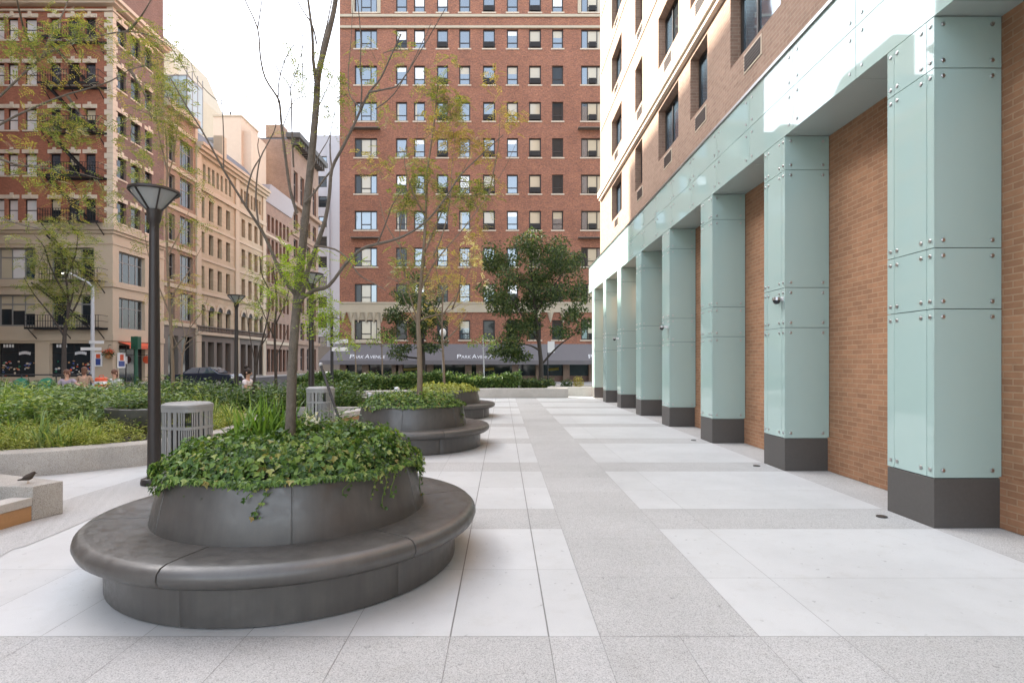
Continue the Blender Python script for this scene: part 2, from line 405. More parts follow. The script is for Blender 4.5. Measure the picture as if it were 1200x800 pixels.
# ------------------------------------------------------------------ facades
def rot(v, a): return Vector((v[0]*math.cos(a)-v[1]*math.sin(a), v[0]*math.sin(a)+v[1]*math.cos(a), v[2]))
class Facade:
    """outer wall with real openings; local x along the wall, z up, y into the building"""
    def __init__(s, parent, O, rz, w, h, mat, z0=0.0, reveal=.22, name='wall'):
        s.p, s.O, s.rz, s.w, s.h, s.mat, s.z0, s.rev, s.name = parent, Vector(O), math.radians(rz), w, h, mat, z0, reveal, name
        s.L = parent.location.copy(); s.holes = []
    def loc(s, x, y, z): return s.O+rot((x, y, z), s.rz)-s.L
    def hole(s, x, z, w, h): s.holes.append((x, z, x+w, z+h))
    def finish(s):
        mb = MB(); H_ = [(max(a, 0), max(b, s.z0), min(c, s.w), min(d, s.h)) for a, b, c, d in s.holes]
        H_ = [q for q in H_ if q[2]-q[0] > .02 and q[3]-q[1] > .02]
        us = sorted({0.0, s.w} | {round(q[i], 4) for q in H_ for i in (0, 2)})
        vs = sorted({s.z0, s.h} | {round(q[i], 4) for q in H_ for i in (1, 3)})
        for i in range(len(us)-1):
            for j in range(len(vs)-1):
                cu, cv = (us[i]+us[i+1])/2, (vs[j]+vs[j+1])/2
                if any(q[0] < cu < q[2] and q[1] < cv < q[3] for q in H_): continue
                mb.quad((us[i],0,vs[j]), (us[i+1],0,vs[j]), (us[i+1],0,vs[j+1]), (us[i],0,vs[j+1]))
        r = s.rev
        for a, b, c, d in H_:
            mb.quad((a,0,b),(a,r,b),(a,r,d),(a,0,d)); mb.quad((c,r,b),(c,0,b),(c,0,d),(c,r,d))
            mb.quad((a,0,d),(a,r,d),(c,r,d),(c,0,d)); mb.quad((a,r,b),(a,0,b),(c,0,b),(c,r,b))
        return mb.build(s.name, s.mat, s.p, loc=s.O-s.L, rz=s.rz)
    def parts(s, mb, name, mat, **kw): return mb.each(name, mat, s.p, loc=s.O-s.L, rz=s.rz, **kw)
    def part(s, mb, name, mat, **kw): return mb.build(name, mat, s.p, loc=s.O-s.L, rz=s.rz, **kw)
PROTO = {}
def make_window(w, h, st):
    f = MB(); fw = st.get('fw', .07); d = .06
    f.box(0, 0, 0, fw, d, h); f.box(w-fw, 0, 0, w, d, h); f.box(fw, 0, 0, w-fw, d, fw); f.box(fw, 0, h-fw, w-fw, d, h)
    mw = fw*.8
    for t in st.get('mull', []): f.box(w*t-mw/2, .004, fw, w*t+mw/2, d-.004, h-fw)
    for (t, a, b) in st.get('rails', []): f.box(max(fw, w*a), .008, h*t-mw/2, min(w-fw, w*b), d-.008, h*t+mw/2)
    o = f.build('window', st['frame'])
    for (x0, z0, x1, z1, mt) in st['panes']:
        p = MB(); p.box(max(w*x0, fw*.5), .035, max(h*z0, fw*.5), min(w*x1, w-fw*.5), .05, min(h*z1, h-fw*.5))
        p.build('blind_or_reflection' if mt in ('win_lit', 'win_pale') else 'pane', mt, o)  # cream and white blinds, plus the corner building's painted sky reflections
    if st.get('sill'):
        p = MB(); p.box(-.1, -st.get('rev', .2)-.05, -.12, w+.1, .02, -.002); p.build('sill', st['sill'], o)
    if st.get('lintel'):
        r = -st.get('rev', .2); p = MB(); p.box(-.12, r-.05, h+.002, w+.12, r+.02, h+.3); p.box(w/2-.13, r-.1, h+.06, w/2+.13, r-.051, h+.46)
        p.build('lintel', st['lintel'], o)
    if st.get('ac'):
        p = MB(); a0, a1 = st['ac']; p.box(w*a0+fw, -.22, fw, w*a1-fw, .03, h*.33)
        for k in range(6): p.box(w*a0+fw+.03, -.235, fw+.04+k*h*.04, w*a1-fw-.03, -.221, fw+.055+k*h*.04)
        p.build('air_conditioner', 'ac', o)
    return o
def put_window(fa, x, z, w, h, key, st, cut=True):
    st = dict(st); st['rev'] = fa.rev-.07
    if cut: fa.hole(x, z, w, h)
    k = (key, round(w, 3), round(h, 3), fa.rev)
    if k in PROTO: o = copy_tree(PROTO[k], fa.p)
    else: o = PROTO[k] = make_window(w, h, st); o.parent = fa.p
    o.location = fa.loc(x, fa.rev-.07, z); o.rotation_euler.z = fa.rz
    return o

# ------------------------------------------------------------------ ground
g = MB(); g.quad((-400,-200,-.14),(400,-200,-.14),(400,600,-.14),(-400,600,-.14)); struct(g.build('ground', 'concrete'))
g = MB(); g.quad((-400,31.5,-.136),(400,31.5,-.136),(400,39.5,-.136),(-400,39.5,-.136))
g.quad((-29.0,39.5,-.136),(-15.5,39.5,-.136),(-15.5,400,-.136),(-29.0,400,-.136)); struct(g.build('road', 'asphalt'))
g = MB(); g.box(-23, 30.9, -.3, 14, 31.1, 0.02); g.box(-60,39.9,-.3,-29.4,40.1,.01); g.box(-15.2,39.9,-.3,20,40.1,.01); struct(g.build('kerb', 'light_granite'))
g = MB(); g.box(-60,40.1,-.3,-29.4,43.2,.006); g.box(-30.5,43.2,-.3,-29.4,140,.006); g.box(-15.2,40.1,-.3,20,47.3,.006); struct(g.build('sidewalk', 'concrete'))
g = MB()
for k in range(14): g.quad((-22+k*3,35.3,-.131),(-20.4+k*3,35.3,-.131),(-20.4+k*3,35.42,-.131),(-22+k*3,35.42,-.131))
struct(g.build('road_marking', 'white_paint'))
g = MB(); g.box(-23, -12, -.3, 6.5, 30.9, 0); struct(g.build('plaza_floor', 'joint'))

XB = [1.5, 1.98, 4.168]; XG = [.57, 1.5]
PITCH = 2.833
def slabs(mb, xs, ys, gap=.0016, wide=()):
    for i in range(len(xs)-1):
        for j in range(len(ys)-1):
            a = gap+(.003 if xs[i] in wide else 0); b = gap+(.003 if xs[i+1] in wide else 0)
            mb.quad((xs[i]+a, ys[j]+gap, .004), (xs[i+1]-b, ys[j]+gap, .004), (xs[i+1]-b, ys[j+1]-gap, .004), (xs[i]+a, ys[j+1]-gap, .004))
white, grey = MB(), MB()
XL = [-3.3, -2.7, -2.1, -1.5, -.9, -.305, .27, .57]; WD = (-.305, .27)
XFAR = [-22.5+1.2*k for k in range(16)]+[-3.3]
bands = [(3.24+PITCH*k, 3.24+PITCH*k+2.1) for k in range(10) if 3.24+PITCH*k+2.1 < 30.5]
for k, (a, b) in enumerate(bands):
    m = a+(b-a)*.42
    slabs(white, XB, [a, m, b]); slabs(white, XL, [a, (a+b)/2, b], wide=WD); slabs(white, XFAR, [a, (a+b)/2, b])
    if k+1 < len(bands):
        n = bands[k+1][0]
        slabs(grey, XB, [b, n]); slabs(grey, XL, [b, n], wide=WD); slabs(white, XFAR, [b, n])
XALL = XFAR+XL[1:]+[1.035]+XB+[4.9]
for y in range(-10, 3): slabs(grey, XALL, [3.24-1.2*(y+1) if y >= 0 else 3.24-1.2*(y+1), 3.24-1.2*y]) if y >= 0 else None
slabs(grey, XALL, [-12, -8, -4, -.36])
slabs(grey, XG, [3.24+.9*k for k in range(31)]); slabs(grey, [4.168, 4.9], [3.24+1.4165*k for k in range(20)])
struct(white.build('white_paving', 'white_pave')); struct(grey.build('grey_paving', 'grey_pave'))
# pale grey diagonal band that curves round the planting bed
up = [gr(*p) for p in ((-160,690),(0,616),(75,587),(120,573),(172,557),(215,545))]; lo = [gr(*p) for p in ((-190,790),(0,653),(31,640),(80,620),(140,594),(200,573))]
up, lo = smooth_path(up, 6), smooth_path(lo, 6)
g = MB()
for i in range(len(up)-1):
    g.quad(*[(q.x, q.y, .008) for q in (lo[i], lo[i+1], up[i+1], up[i])])
struct(g.build('curved_paving_band', 'grey_pave'))

# ------------------------------------------------------------------ right building
XF, XW = 4.17, 4.83
rb = thing('apartment_building', (XF, 9, 0), 'tan brick building on the right with teal glass piers along the plaza', 'building')
Z_H0, Z_H1, Y_FAR, Y_UP = 4.95, 6.15, 26.8, 23.8
PL = rb.location
def rpart(mb, name, mat, parent=None, **kw): return mb.build(name, mat, parent or rb, off=PL, **kw)
g = MB(); g.quad((XW,Y_FAR,0),(XW,-8,0),(XW,-8,Z_H0),(XW,Y_FAR,Z_H0))
o = g.build('recess_wall', 'tan_brick', rb, off=None, loc=-PL)
g = MB(); g.box(XW-.03,-8,0.01,XW,Y_FAR,.5); g.build('base_course', 'tan_brick', rb, loc=-PL)
g = MB(); g.box(XF+.02, -8, Z_H0+.012, XW+.35, Y_FAR-.01, Z_H1-.03); rpart(g, 'fascia_core', 'core')
g = MB(); y = Y_FAR; PW = PITCH/2
ys = [6.55+PW*k for k in range(-11, 15)]; ys = [v for v in ys if v < Y_FAR]+[Y_FAR]
for i in range(len(ys)-1):
    for a, b in ((Z_H0, 5.56), (5.568, Z_H1)):
        g.box(XF, ys[i]+.004, a, XF+.014, ys[i+1]-.004, b)
rpart(g, 'glass_fascia', 'teal')
g = MB()
for i in range(len(ys)-1):
    for z in (5.06, 5.46, 5.67, 6.04):
        for yy in (ys[i]+.11, ys[i+1]-.11):
            g.tube([(XF+.002, yy, z), (XF-.01, yy, z)], .02, 10)
o = rpart(g, 'fascia_bolt', 'steel'); o['kind'] = 'stuff'
g = MB(); g.box(XF-.03, -8, Z_H1+.001, XF+.3, Y_FAR+.02, Z_H1+.05); rpart(g, 'fascia_cap', 'steel')
g = MB()
for i in range(len(ys)-1): g.box(XF+.016, ys[i]+.004, Z_H0+.0, XW, ys[i+1]-.004, Z_H0+.011)
rpart(g, 'soffit_panel', 'teal_soffit')
# piers
ZP = [.487, 2.12, 2.71, 4.445, 4.945]
def bolt_mb(p, ax):
    b = MB(); q = Vector(p)+Vector(ax)*.011; b.tube([Vector(p)-Vector(ax)*.002, Vector(p)+Vector(ax)*.008, q], [.02, .02, .014], 10); return b
def pier_bolts():
    L = []
    for a, b in zip(ZP, ZP[1:]):
        for z in (a+.075, b-.075):
            for x in (.085, .56): L.append(((x, 0, z), (0, -1, 0)))
            for y in (.048, .165, .5, .598): L.append(((0, y, z), (-1, 0, 0)))
    return L
def make_pier(single):
    g = MB(); g.box(.016, .016, .02, .655, .62, 4.944); p = g.build('pier', 'core')
    g = MB(); g.box(-.006, -.006, 0.005, .654, .642, .482); g.build('plinth', 'plinth', p, bevel=.004)
    g = MB()
    for a, b in zip(ZP, ZP[1:]):
        g.box(0, 0, a+.004, .65, .014, b-.004)
        for y0, y1 in ((.016, .09), (.096, .545), (.551, .636)): g.box(0, y0, a+.004, .014, y1, b-.004)
        g.box(0, .638, a+.004, .65, .65, b-.004)
    g.build('glass_cladding', 'teal', p)
    if single:
        for q, ax in pier_bolts(): bolt_mb(q, ax).build('bolt', 'steel', p)
    else:
        m = MB()
        for q, ax in pier_bolts():
            b = bolt_mb(q, ax); m.add(b.v, b.f)
        m.build('bolt', 'steel', p)['kind'] = 'stuff'
    return p
pa, pb = make_pier(True), make_pier(False)
for k in range(-1, 8):
    src = pa if k in (0, 1) else pb
    o = src if k in (0, 2) else copy_tree(src)
    o.parent = rb; o.location = Vector((XF, 5.36+PITCH*k, 0))-PL
# upper wall
XU = XF+.06
fa = Facade(rb, (XU, Y_UP, 0), -90, Y_UP+8, 34, 'tan_brick_hi', z0=Z_H1+.05, reveal=.26, name='upper_wall')
WL = {'frame': 'bronze', 'fw': .07, 'mull': [.36], 'panes': [(0,0,.36,1,'win'), (.36,0,1,1,'win')], 'sill': None}
WL2 = dict(WL, panes=[(0,0,.36,1,'win'), (.36,0,1,1,'win_dim')])
WS = {'frame': 'bronze', 'fw': .07, 'mull': [.5], 'panes': [(0,0,1,1,'win')]}
cols = [(19.7,21.5),(16.8,17.7),(13.35,15.06),(11.46,12.5),(8.44,10.3),(6.2,7.2),(3.4,5.2),(1.2,2.2),(-1.6,.2)]
gr_mb = MB(); 
for fl in range(9):
    z = 7.05+2.45*fl+(0 if fl == 0 else .05)
    for i, (a, b) in enumerate(cols):
        if i > 5 and fl > 1 or fl > 6 and i > 3: continue
        big = b-a > 1.3
        put_window(fa, Y_UP-b, z, b-a, 1.36, 'ub%d' % ((i+fl) % 3 == 0) if big else 'us', (WL2 if (i+fl) % 3 == 0 else WL) if big else WS)
        gx = Y_UP-b+(b-a)*.32
        q = MB(); q.box(0, -.012, 0, .66, .004, .34)
        w_ = .62
        o = q.build('vent_grille', 'cream_trim', rb, loc=fa.loc(gx, 0, z-.42), rz=fa.rz)
        q = MB(); q.box(.03, -.016, .03, .63, -.0125, .31); q2 = q
        for t in range(5): q2.box(.03, -.024, .05+t*.055, .63, -.0165, .062+t*.055)
        q2.build('louver', 'grille', o)
fa.finish()
g = MB(); g.box(0, -.1, 8.52, Y_UP+8, .0, 8.62); g.box(0, -.16, 8.625, Y_UP+8, -.0, 8.86); g.box(0, -.08, 8.865, Y_UP+8, 0, 9.0)
fa.parts(g, 'string_course', 'course')
g = MB()
for fl in range(2, 9): g.box(0, -.03, 6.62+2.45*fl, Y_UP+8, -.0, 6.72+2.45*fl)
fa.parts(g, 'slab_edge', 'course')
g = MB(); g.box(XU+.002, Y_UP, Z_H1+.06, XU+14, Y_UP+.25, 34); g.build('end_wall', 'tan_brick_hi', rb, loc=-PL)
g = MB(); g.box(XU, -8, 34.002, XU+14, Y_UP+.25, 34.4); rpart(g, 'roof', 'slate')
g = MB(); g.box(XW+.02, Y_FAR-.1, 0.01, XW+12, Y_FAR+.2, Z_H1-.05); rpart(g, 'glass_end_wall', 'teal')
g = MB(); g.box(XF+.3, Y_UP+.26, Z_H1-.045, XW+12, Y_FAR-.01, Z_H1+.0); rpart(g, 'low_roof', 'slate')

# fittings on the piers and the floor
def dome_camera(px, py, d, label):
    p = at(px, py, d); t = thing('security_camera', p, label, 'camera', 'dome cameras on the glass piers')
    g = MB(); g.box(-.005, -.05, -.01, .075, .05, .05); g.tube([(-.005,0,.03),(-.07,0,.03)], .018, 8); g.build('bracket', 'white_paint', t)
    g = MB(); g.lathe([(.03,.05),(.055,.045),(.062,.0)], 16, (-.075,0,-.0)); g.build('housing', 'steel', t, smooth=True)
    g = MB(); g.ball((-.075,0,-.005), (.052,.052,.055), 14, 8); g.build('dome', 'win_dim', t, smooth=True)
    return t
dome_camera(916, 352, 8.28, 'small silver dome camera on the second nearest glass pier')
dome_camera(779, 384, 14.0, 'tiny dome camera on the fourth glass pier from the front')
dome_camera(722.5, 397, 19.8, 'dome camera on the sixth glass pier where sunlight falls')
for k, lb in enumerate(('round dark floor fitting beside the nearest glass pier', 'round dark floor fitting beside the second glass pier', 'round dark floor fitting beside the third glass pier')):
    g = MB(); g.lathe([(.052,.0),(.052,.01),(.04,.014)], 20); o = g.build('floor_fitting', 'drain'); o.location = (3.93, 5.75+PITCH*k, .0045)
    tag(o, lb, 'floor fitting', 'round fittings in the paving')

# ------------------------------------------------------------------ red apartment building across the street
S = 47/F
def ux(px): return (px-VX)*S
def uz(py): return H+(VY-py)*S
X0, X1 = ux(398), 14.0
ab = thing('apartment_building', (0, 47, 0), 'tall red brick apartment building with rows of windows above a grey awning', 'building')
fa = Facade(ab, (X0, 47, 0), 0, X1-X0, 52, 'red_brick', z0=uz(427), reveal=.2)
rows = [-8, 34.5, 77, 119.5, 162, 204.6, 247, 290, 332.5]
single = [(464,477),(485,498),(512,525),(538,551),(566,580),(594,607),(620,634),(647,660)]
def rst(kind):
    b = {'frame': 'bronze', 'fw': .1, 'rails': [(.32,0,1)], 'sill': 'cream_trim'}
    if kind == 'sky': b['panes'] = [(0,0,1,1,'win')]
    elif kind == 'lit': b['panes'] = [(0,.32,1,1,'win_lit'), (0,0,1,.32,'win')]
    elif kind == 'skyq': b['panes'] = [(0,.72,1,1,'win_pale'), (0,0,1,.72,'win')]
    elif kind == 'skyc': b['panes'] = [(0,0,.26,1,'win_lit'), (.26,0,1,1,'win')]
    elif kind == 'litl': b['panes'] = [(0,.12,1,1,'win_lit'), (0,0,1,.12,'win_dim')]
    elif kind == 'dimc': b['panes'] = [(0,0,.22,1,'win_lit'), (.22,0,.8,1,'win_dim'), (.8,0,1,1,'win_lit')]
    elif kind == 'dimh': b['panes'] = [(0,.5,1,1,'win_pale'), (0,0,1,.5,'win_dim')]
    elif kind == 'pale': b['panes'] = [(0,.32,1,1,'win_pale'), (0,0,1,.32,'win')]
    elif kind == 'half': b['panes'] = [(0,.6,1,1,'win_lit'), (0,0,1,.6,'win')]
    elif kind == 'ac': b['panes'] = [(0,.3,1,1,'win')]; b['ac'] = (0,1)
    elif kind == 'aclit': b['panes'] = [(0,.3,1,1,'win_lit')]; b['ac'] = (0,1)
    elif kind == 'dim': b['panes'] = [(0,0,1,1,'win_dim')]
    elif kind in ('wsky', 'wlit', 'wac', 'wmix'):
        b['mull'] = [.29, .71]; b['rails'] = [(.3,.29,.71)]
        l = {'wsky': 'win', 'wlit': 'win_lit', 'wac': 'win_lit', 'wmix': 'win'}[kind]
        c = {'wsky': 'win', 'wlit': 'win_lit', 'wac': 'win_lit', 'wmix': 'win_lit'}[kind]
        b['panes'] = [(0,0,.29,1,'win_dim' if kind in ('wlit','wmix') else 'win'), (.29,0,.71,1,c), (.71,0,1,1,l)]
        if kind == 'wac': b['ac'] = (.29,.71)
    return b
plan = ['ssasxsl dw', 'dsasapad', 'sspslpad', 'pssspapw', 'sssspla', 'ssssmsxm']
kinds = {
 0: ['sky','pale','pale','sky','ac','sky','ac','pale'], 1: ['dim','pale','ac','sky','ac','pale','aclit','half'],
 2: ['sky','pale','ac','half','ac','lit','aclit','dim'], 3: ['sky','sky','ac','sky','ac','lit','aclit','dim'],
 4: ['sky','sky','ac','sky','ac','sky','aclit','dim'], 5: ['dim','sky','ac','pale','aclit','sky','aclit','dim'],
 6: ['dim','sky','ac','sky','aclit','pale','aclit','half'], 7: ['dim','sky','sky','sky','ac','sky','half','dim'],
 8: ['dim','dim','dim','sky','half','dim','sky','dim']}
vr = random.Random(5)
for r in kinds:
    for c in range(8):
        k = kinds[r][c]
        if vr.random() < .5: kinds[r][c] = {'sky': vr.choice(['skyq','skyc','sky']), 'lit': vr.choice(['litl','lit','half']), 'dim': vr.choice(['dimc','dimh','dim']), 'pale': vr.choice(['pale','skyq'])}.get(k, k)
for r, y in enumerate(rows):
    z = uz(y+22.4); hh = 22.4*S
    for c, (a, b) in enumerate(single): put_window(fa, ux(a)-X0, z, ux(b)-ux(a), hh, 'r'+kinds[r][c], rst(kinds[r][c]))
    lk = ['wsky','wsky','wsky','wsky','wlit','wmix','wsky','wmix','wmix'][r]
    put_window(fa, ux(415.5)-X0, z, 26.5*S, hh, 'r'+lk, rst(lk)); rk = 'wac' if r < 7 else 'wmix'
    put_window(fa, ux(681)-X0, z, 26.5*S, hh, 'r'+rk, rst(rk))
    if r in (1, 3, 5):
        for px in (728, 745): put_window(fa, ux(px)-X0, z, 13*S, hh, 'rsky', rst('sky'))
z = uz(398); hh = 23*S
for c, (a, b) in enumerate(single): put_window(fa, ux(a)-X0, z, ux(b)-ux(a), hh, 'r'+('half' if c == 3 else 'dim'), rst('half' if c == 3 else 'dim'))
put_window(fa, ux(415.5)-X0, z, 26.5*S, hh, 'rwlit', rst('wlit')); put_window(fa, ux(681)-X0, z, 26.5*S, hh, 'rwac', rst('wac'))
fa.finish()
W_ = X1-X0
g = MB(); g.box(0,-.12,uz(34)+.02,W_,0,uz(31)); g.box(0,-.1,uz(20.5),W_,0,uz(17.5)); g.box(0,-.09,uz(366),W_,0,uz(356)); g.box(0,-.14,uz(356),W_,-.0,uz(354)); fa.parts(g, 'belt_course', 'cream')
g = MB()
for px in list(range(402, 462, 9))+list(range(630, 690, 15)):
    x = ux(px)-X0
    g.tube([(x,-.07,uz(366)),(x,-.07,uz(372)),(x,-.04,uz(378))], [.28,.16,.03], 8)
fa.parts(g, 'frieze_ornament', 'cream')
g = MB(); xa, xb = ux(412)-X0, ux(446)-X0
for a, b, c, d in ((xa, uz(399.5), ux(415.5)-X0, uz(366)), (ux(442)-X0, uz(399.5), xb, uz(366)), (ux(415.5)-X0, uz(374.7), ux(442)-X0, uz(366))): g.box(a, -.05, b, c, 0, d)
g.box(xa-.1,-.12,uz(402),xb+.1,0,uz(399.6)); fa.parts(g, 'window_surround', 'cream')
g = MB()
for a, b in ((412, 415.5), (442, 446)): g.box(ux(a)-X0, -.06, uz(16), ux(b)-X0, 0, uz(-14))
for a, b in ((677, 681), (707.5, 711)): g.box(ux(a)-X0, -.06, uz(16), ux(b)-X0, 0, uz(-14))
fa.parts(g, 'window_trim', 'cream')
g = MB()
for r in (3, 6):
    z = uz(rows[r]+32); g.box(ux(412)-X0, -.5, z-.06, ux(446)-X0, 0, z); g.box(ux(677)-X0, -.5, z-.06, ux(712)-X0, 0, z)
fa.parts(g, 'balcony_ledge', 'grey_stone')
g = MB(); g.box(X0, 47.03, 0, X0+.3, 67, 52); g.box(X1-.3, 47.03, 0, X1, 67, 52); g.box(X0+.3, 66.7, 0, X1-.3, 67, 52); g.build('side_wall', 'red_brick', ab, loc=-ab.location)
g = MB(); g.box(X0-.1, 46.9, 52.01, X1+.1, 67.1, 52.4); g.build('roof', 'slate', ab, off=ab.location)
# shopfronts below the awning
zt = uz(427)
g = MB(); x = X0
for px in (398, 424, 459, 464, 500, 545, 558, 600, 628, 660, 690, 712, 740): 
    g.box(ux(px), 47.0, 0.01, ux(px)+.55, 47.6, zt)
g.each('shop_pier', 'brown_brick', ab, loc=-ab.location)
g = MB(); g.box(X0+.02, 47.35, 0.01, X1-.31, 47.42, zt); g.build('shop_window', 'win_dim', ab, off=ab.location)
g = MB(); g.box(X0+.02, 47.3, 0.01, X1-.31, 47.349, .5); g.build('shop_base', 'mauve_shade_brick', ab, loc=-ab.location)
for a, b in ((472, 490), (568, 579), (643, 655)):
    g = MB(); g.tube([(ux(a), 47.28, uz(433)), (ux(b), 47.28, uz(432))], .12, 8); g.build('shop_display', 'locust_gold', ab, off=ab.location)
aw = thing('awning', (0, 47, zt), 'long sloping grey canvas awning along the ground floor of the red building', 'awning')
g = MB(); ax0, ax1 = ux(388)+.4, X1; P0 = 47-.002
zt2 = uz(403)
g.add([(ax0,P0,zt2),(ax1,P0,zt2),(ax1,P0-1.2,zt+.35),(ax0-1.0,P0-1.2,zt+.35),(ax1,P0-1.2,zt),(ax0-1.0,P0-1.2,zt),(ax0,P0,zt2-.04),(ax1,P0,zt2-.04),(ax1,P0-1.17,zt+.33),(ax0-.97,P0-1.17,zt+.33)],
      [(0,3,2,1),(3,5,4,2),(6,7,8,9)])
g.build('canvas', 'awning', aw, off=aw.location)
g = MB(); 
for k in range(9):
    x = ax0+k*(ax1-ax0)/8-.3; g.tube([(x,P0,zt2-.1),(x,P0-1.15,zt+.3)], .03, 6)
g.build('frame', 'iron', aw, off=aw.location)
def text(s, loc, size, mat, name='lettering', parent=None, rx=90, rz=0, ext=.01, w=None):
    cu = bpy.data.curves.new(name, 'FONT'); cu.body = s; cu.size = size; cu.extrude = ext
    to = bpy.data.objects.new(name+'_tmp', cu); C.objects.link(to); bpy.context.view_layer.update()
    me = bpy.data.meshes.new_from_object(to.evaluated_get(bpy.context.evaluated_depsgraph_get()))
    bpy.data.objects.remove(to)
    me.materials.clear(); me.materials.append(M[mat])
    o = bpy.data.objects.new(name, me); C.objects.link(o)
    if w:
        wd = max(v.co.x for v in me.vertices)-min(v.co.x for v in me.vertices)
        for v in me.vertices: v.co.x *= w/wd
    o.rotation_euler = (math.radians(rx), 0, math.radians(rz)); o.location = loc
    if parent: o.parent = parent; o.location = Vector(loc)-parent.location
    return o
sl = math.degrees(math.atan2(zt2-zt-.35, 1.2))
for px in (413, 536, 687):   # lettering low on the slope
    for st, sz, dx, wd in (('P', .62, 0, .34), ('ARK', .46, .4, .8), ('A', .62, 1.3, .38), ('VENUE', .46, 1.72, 1.25)):
        text(st, (ux(px)+dx, P0-1.08, zt+.515), sz, 'letter', parent=aw, rx=sl, w=wd)

# ------------------------------------------------------------------ corner building, left
S3 = 43/F
def vx(px): return (px-VX)*S3
def vz(py): return H+(VY-py)*S3
XC = vx(132)            # street corner
XL0 = -43.4
cb_ = thing('corner_building', (XC, 43, 0), 'orange red brick corner building with fire escapes, white keystones and a beige shop base', 'building')
zc = vz(262); ztop = vz(8)
SH = {'frame': 'iron', 'fw': .07, 'rails': [(.5,0,1)], 'panes': [(0,0,1,1,'win')], 'sill': 'cream_trim', 'lintel': 'cream_trim'}
SHP = dict(SH, panes=[(0,0,1,1,'win_pale')]); SHD = dict(SH, panes=[(0,0,1,1,'win_dim')]); SHL = dict(SH, panes=[(0,.5,1,1,'win_lit'), (0,0,1,.5,'win_dim')])  # the white panes have the reflected sky painted into their colour
fa = Facade(cb_, (XL0, 43, 0), 0, XC-XL0, ztop, 'orange_brick', z0=zc, reveal=.28)
colsL = [(-48,-35),(-30,-17),(-9,5),(8,21),(28,43),(58,71),(79,93),(99,112)]
for r, y in enumerate((21, 74, 127, 180, 233)):
    for c, (a, b) in enumerate(colsL):
        k = 'p' if c in (2,3,4) else ('l' if (c+r) % 4 == 1 and c > 4 else ('p' if (c*3+r) % 5 == 0 and c < 5 else ('d' if (c+r) % 2 else 's')))
        put_window(fa, vx(a)-XL0, vz(y+25.5), (b-a)*S3, 25.5*S3, 'k'+k, {'p': SHP, 'l': SHL, 'd': SHD, 's': SH}[k])
fa.finish()
g = MB()
z = zc
while z < ztop-.3:           # quoins at the corner, alternating long and short
    for k, dz in enumerate((.0, .42)):
        w = .62 if k == 0 else .42
        g.box(XC-w, 42.95, z+dz+.01, XC+.05, 43.0, z+dz+.41); g.box(XC, 43.001, z+dz+.01, XC+.05, 43+w*.8, z+dz+.41)
    z += .84
g.each('quoin', 'cream_trim', cb_, off=cb_.location)
# side towards the avenue
YB0, YB1 = 43, 49.5
fs = Facade(cb_, (XC, YB0, 0), 90, YB1-YB0, ztop, 'mauve_shade_brick', z0=zc, reveal=.28, name='side_wall')  # same brick as the front, with its shade painted into the colour
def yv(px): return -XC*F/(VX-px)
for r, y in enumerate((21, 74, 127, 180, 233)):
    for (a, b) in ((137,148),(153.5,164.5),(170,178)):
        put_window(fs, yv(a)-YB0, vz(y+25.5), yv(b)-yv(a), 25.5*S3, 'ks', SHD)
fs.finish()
# beige base, two storeys of wide windows over shops
base = Facade(cb_, (XL0, 43, 0), 0, XC-XL0, zc, 'beige', z0=0.01, reveal=.35, name='base_wall')
BW = {'frame': 'frame_grey', 'fw': .12, 'mull': [.33,.67], 'rails': [(.7,0,1)], 'panes': [(0,0,.33,1,'win_lit'),(.33,0,.67,1,'win_pale'),(.67,0,1,1,'win')]}
BW2 = dict(BW, panes=[(0,0,.33,1,'win_dim'),(.33,0,.67,1,'win_lit'),(.67,0,1,1,'win_dim')])
BW3 = dict(BW, panes=[(0,0,.33,.55,'win_dim'),(0,.55,.33,1,'win_lit'),(.33,0,.67,.5,'win_dim'),(.33,.5,.67,1,'win_lit'),(.67,0,1,.4,'win_dim'),(.67,.4,1,1,'win_lit')])
for (a, b, s1, s2) in ((-58,-12,BW,BW3),(-4,41,BW,BW3),(58,110,BW2,BW2)):
    put_window(base, vx(a)-XL0, vz(327), (b-a)*S3, 37*S3, 'b1%d' % a, s1); put_window(base, vx(a)-XL0, vz(382), (b-a)*S3, 37*S3, 'b2%d' % a, s2)
SHOP = {'frame': 'iron', 'fw': .1, 'mull': [.5], 'rails': [(.72,0,1)], 'panes': [(0,0,1,1,'win_dim')]}
for i, (a, b) in enumerate(((-58,-12),(-4,41),(58,109))):
    o = put_window(base, vx(a)-XL0, .5, (b-a)*S3, vz(402)-.5, 'shop', SHOP); w = (b-a)*S3
    o.name = 'shop_window'
    rr = random.Random(i)
    q = MB()
    for k in range(7):
        an = (k-3)*.16; x = w*.66+math.sin(an)*.85; z = 1.35+math.cos(an)*.55
        q.box(x-.055, -.03, z-.12, x+.055, -.01, z+.1)
        if k % 2: q.box(x-.09, -.03, z-.02, x+.09, -.0105, z+.04)
    for k in range(4): q.box(w*.1+k*.22, -.03, 2.3, w*.1+k*.22+.15, -.01, 2.55)
    q.build('lettering', 'letter', o)
    for mt, n in (('red_paint', 5), ('wood', 6), ('blue_paint', 5), ('cream_trim', 9), ('green_paint', 4), ('pole_grey', 8)):
        q = MB()
        for k in range(n):
            x = rr.uniform(.2, w-.3); z = rr.uniform(.1, 1.25); q.ball((x, .0, z), (rr.uniform(.04,.13), .03, rr.uniform(.03,.1)), 8, 5)
        q.each('display_goods', mt, o)
base.finish()
bs = Facade(cb_, (XC, YB0, 0), 90, YB1-YB0, zc, 'beige', z0=.01, reveal=.35, name='base_side_wall')
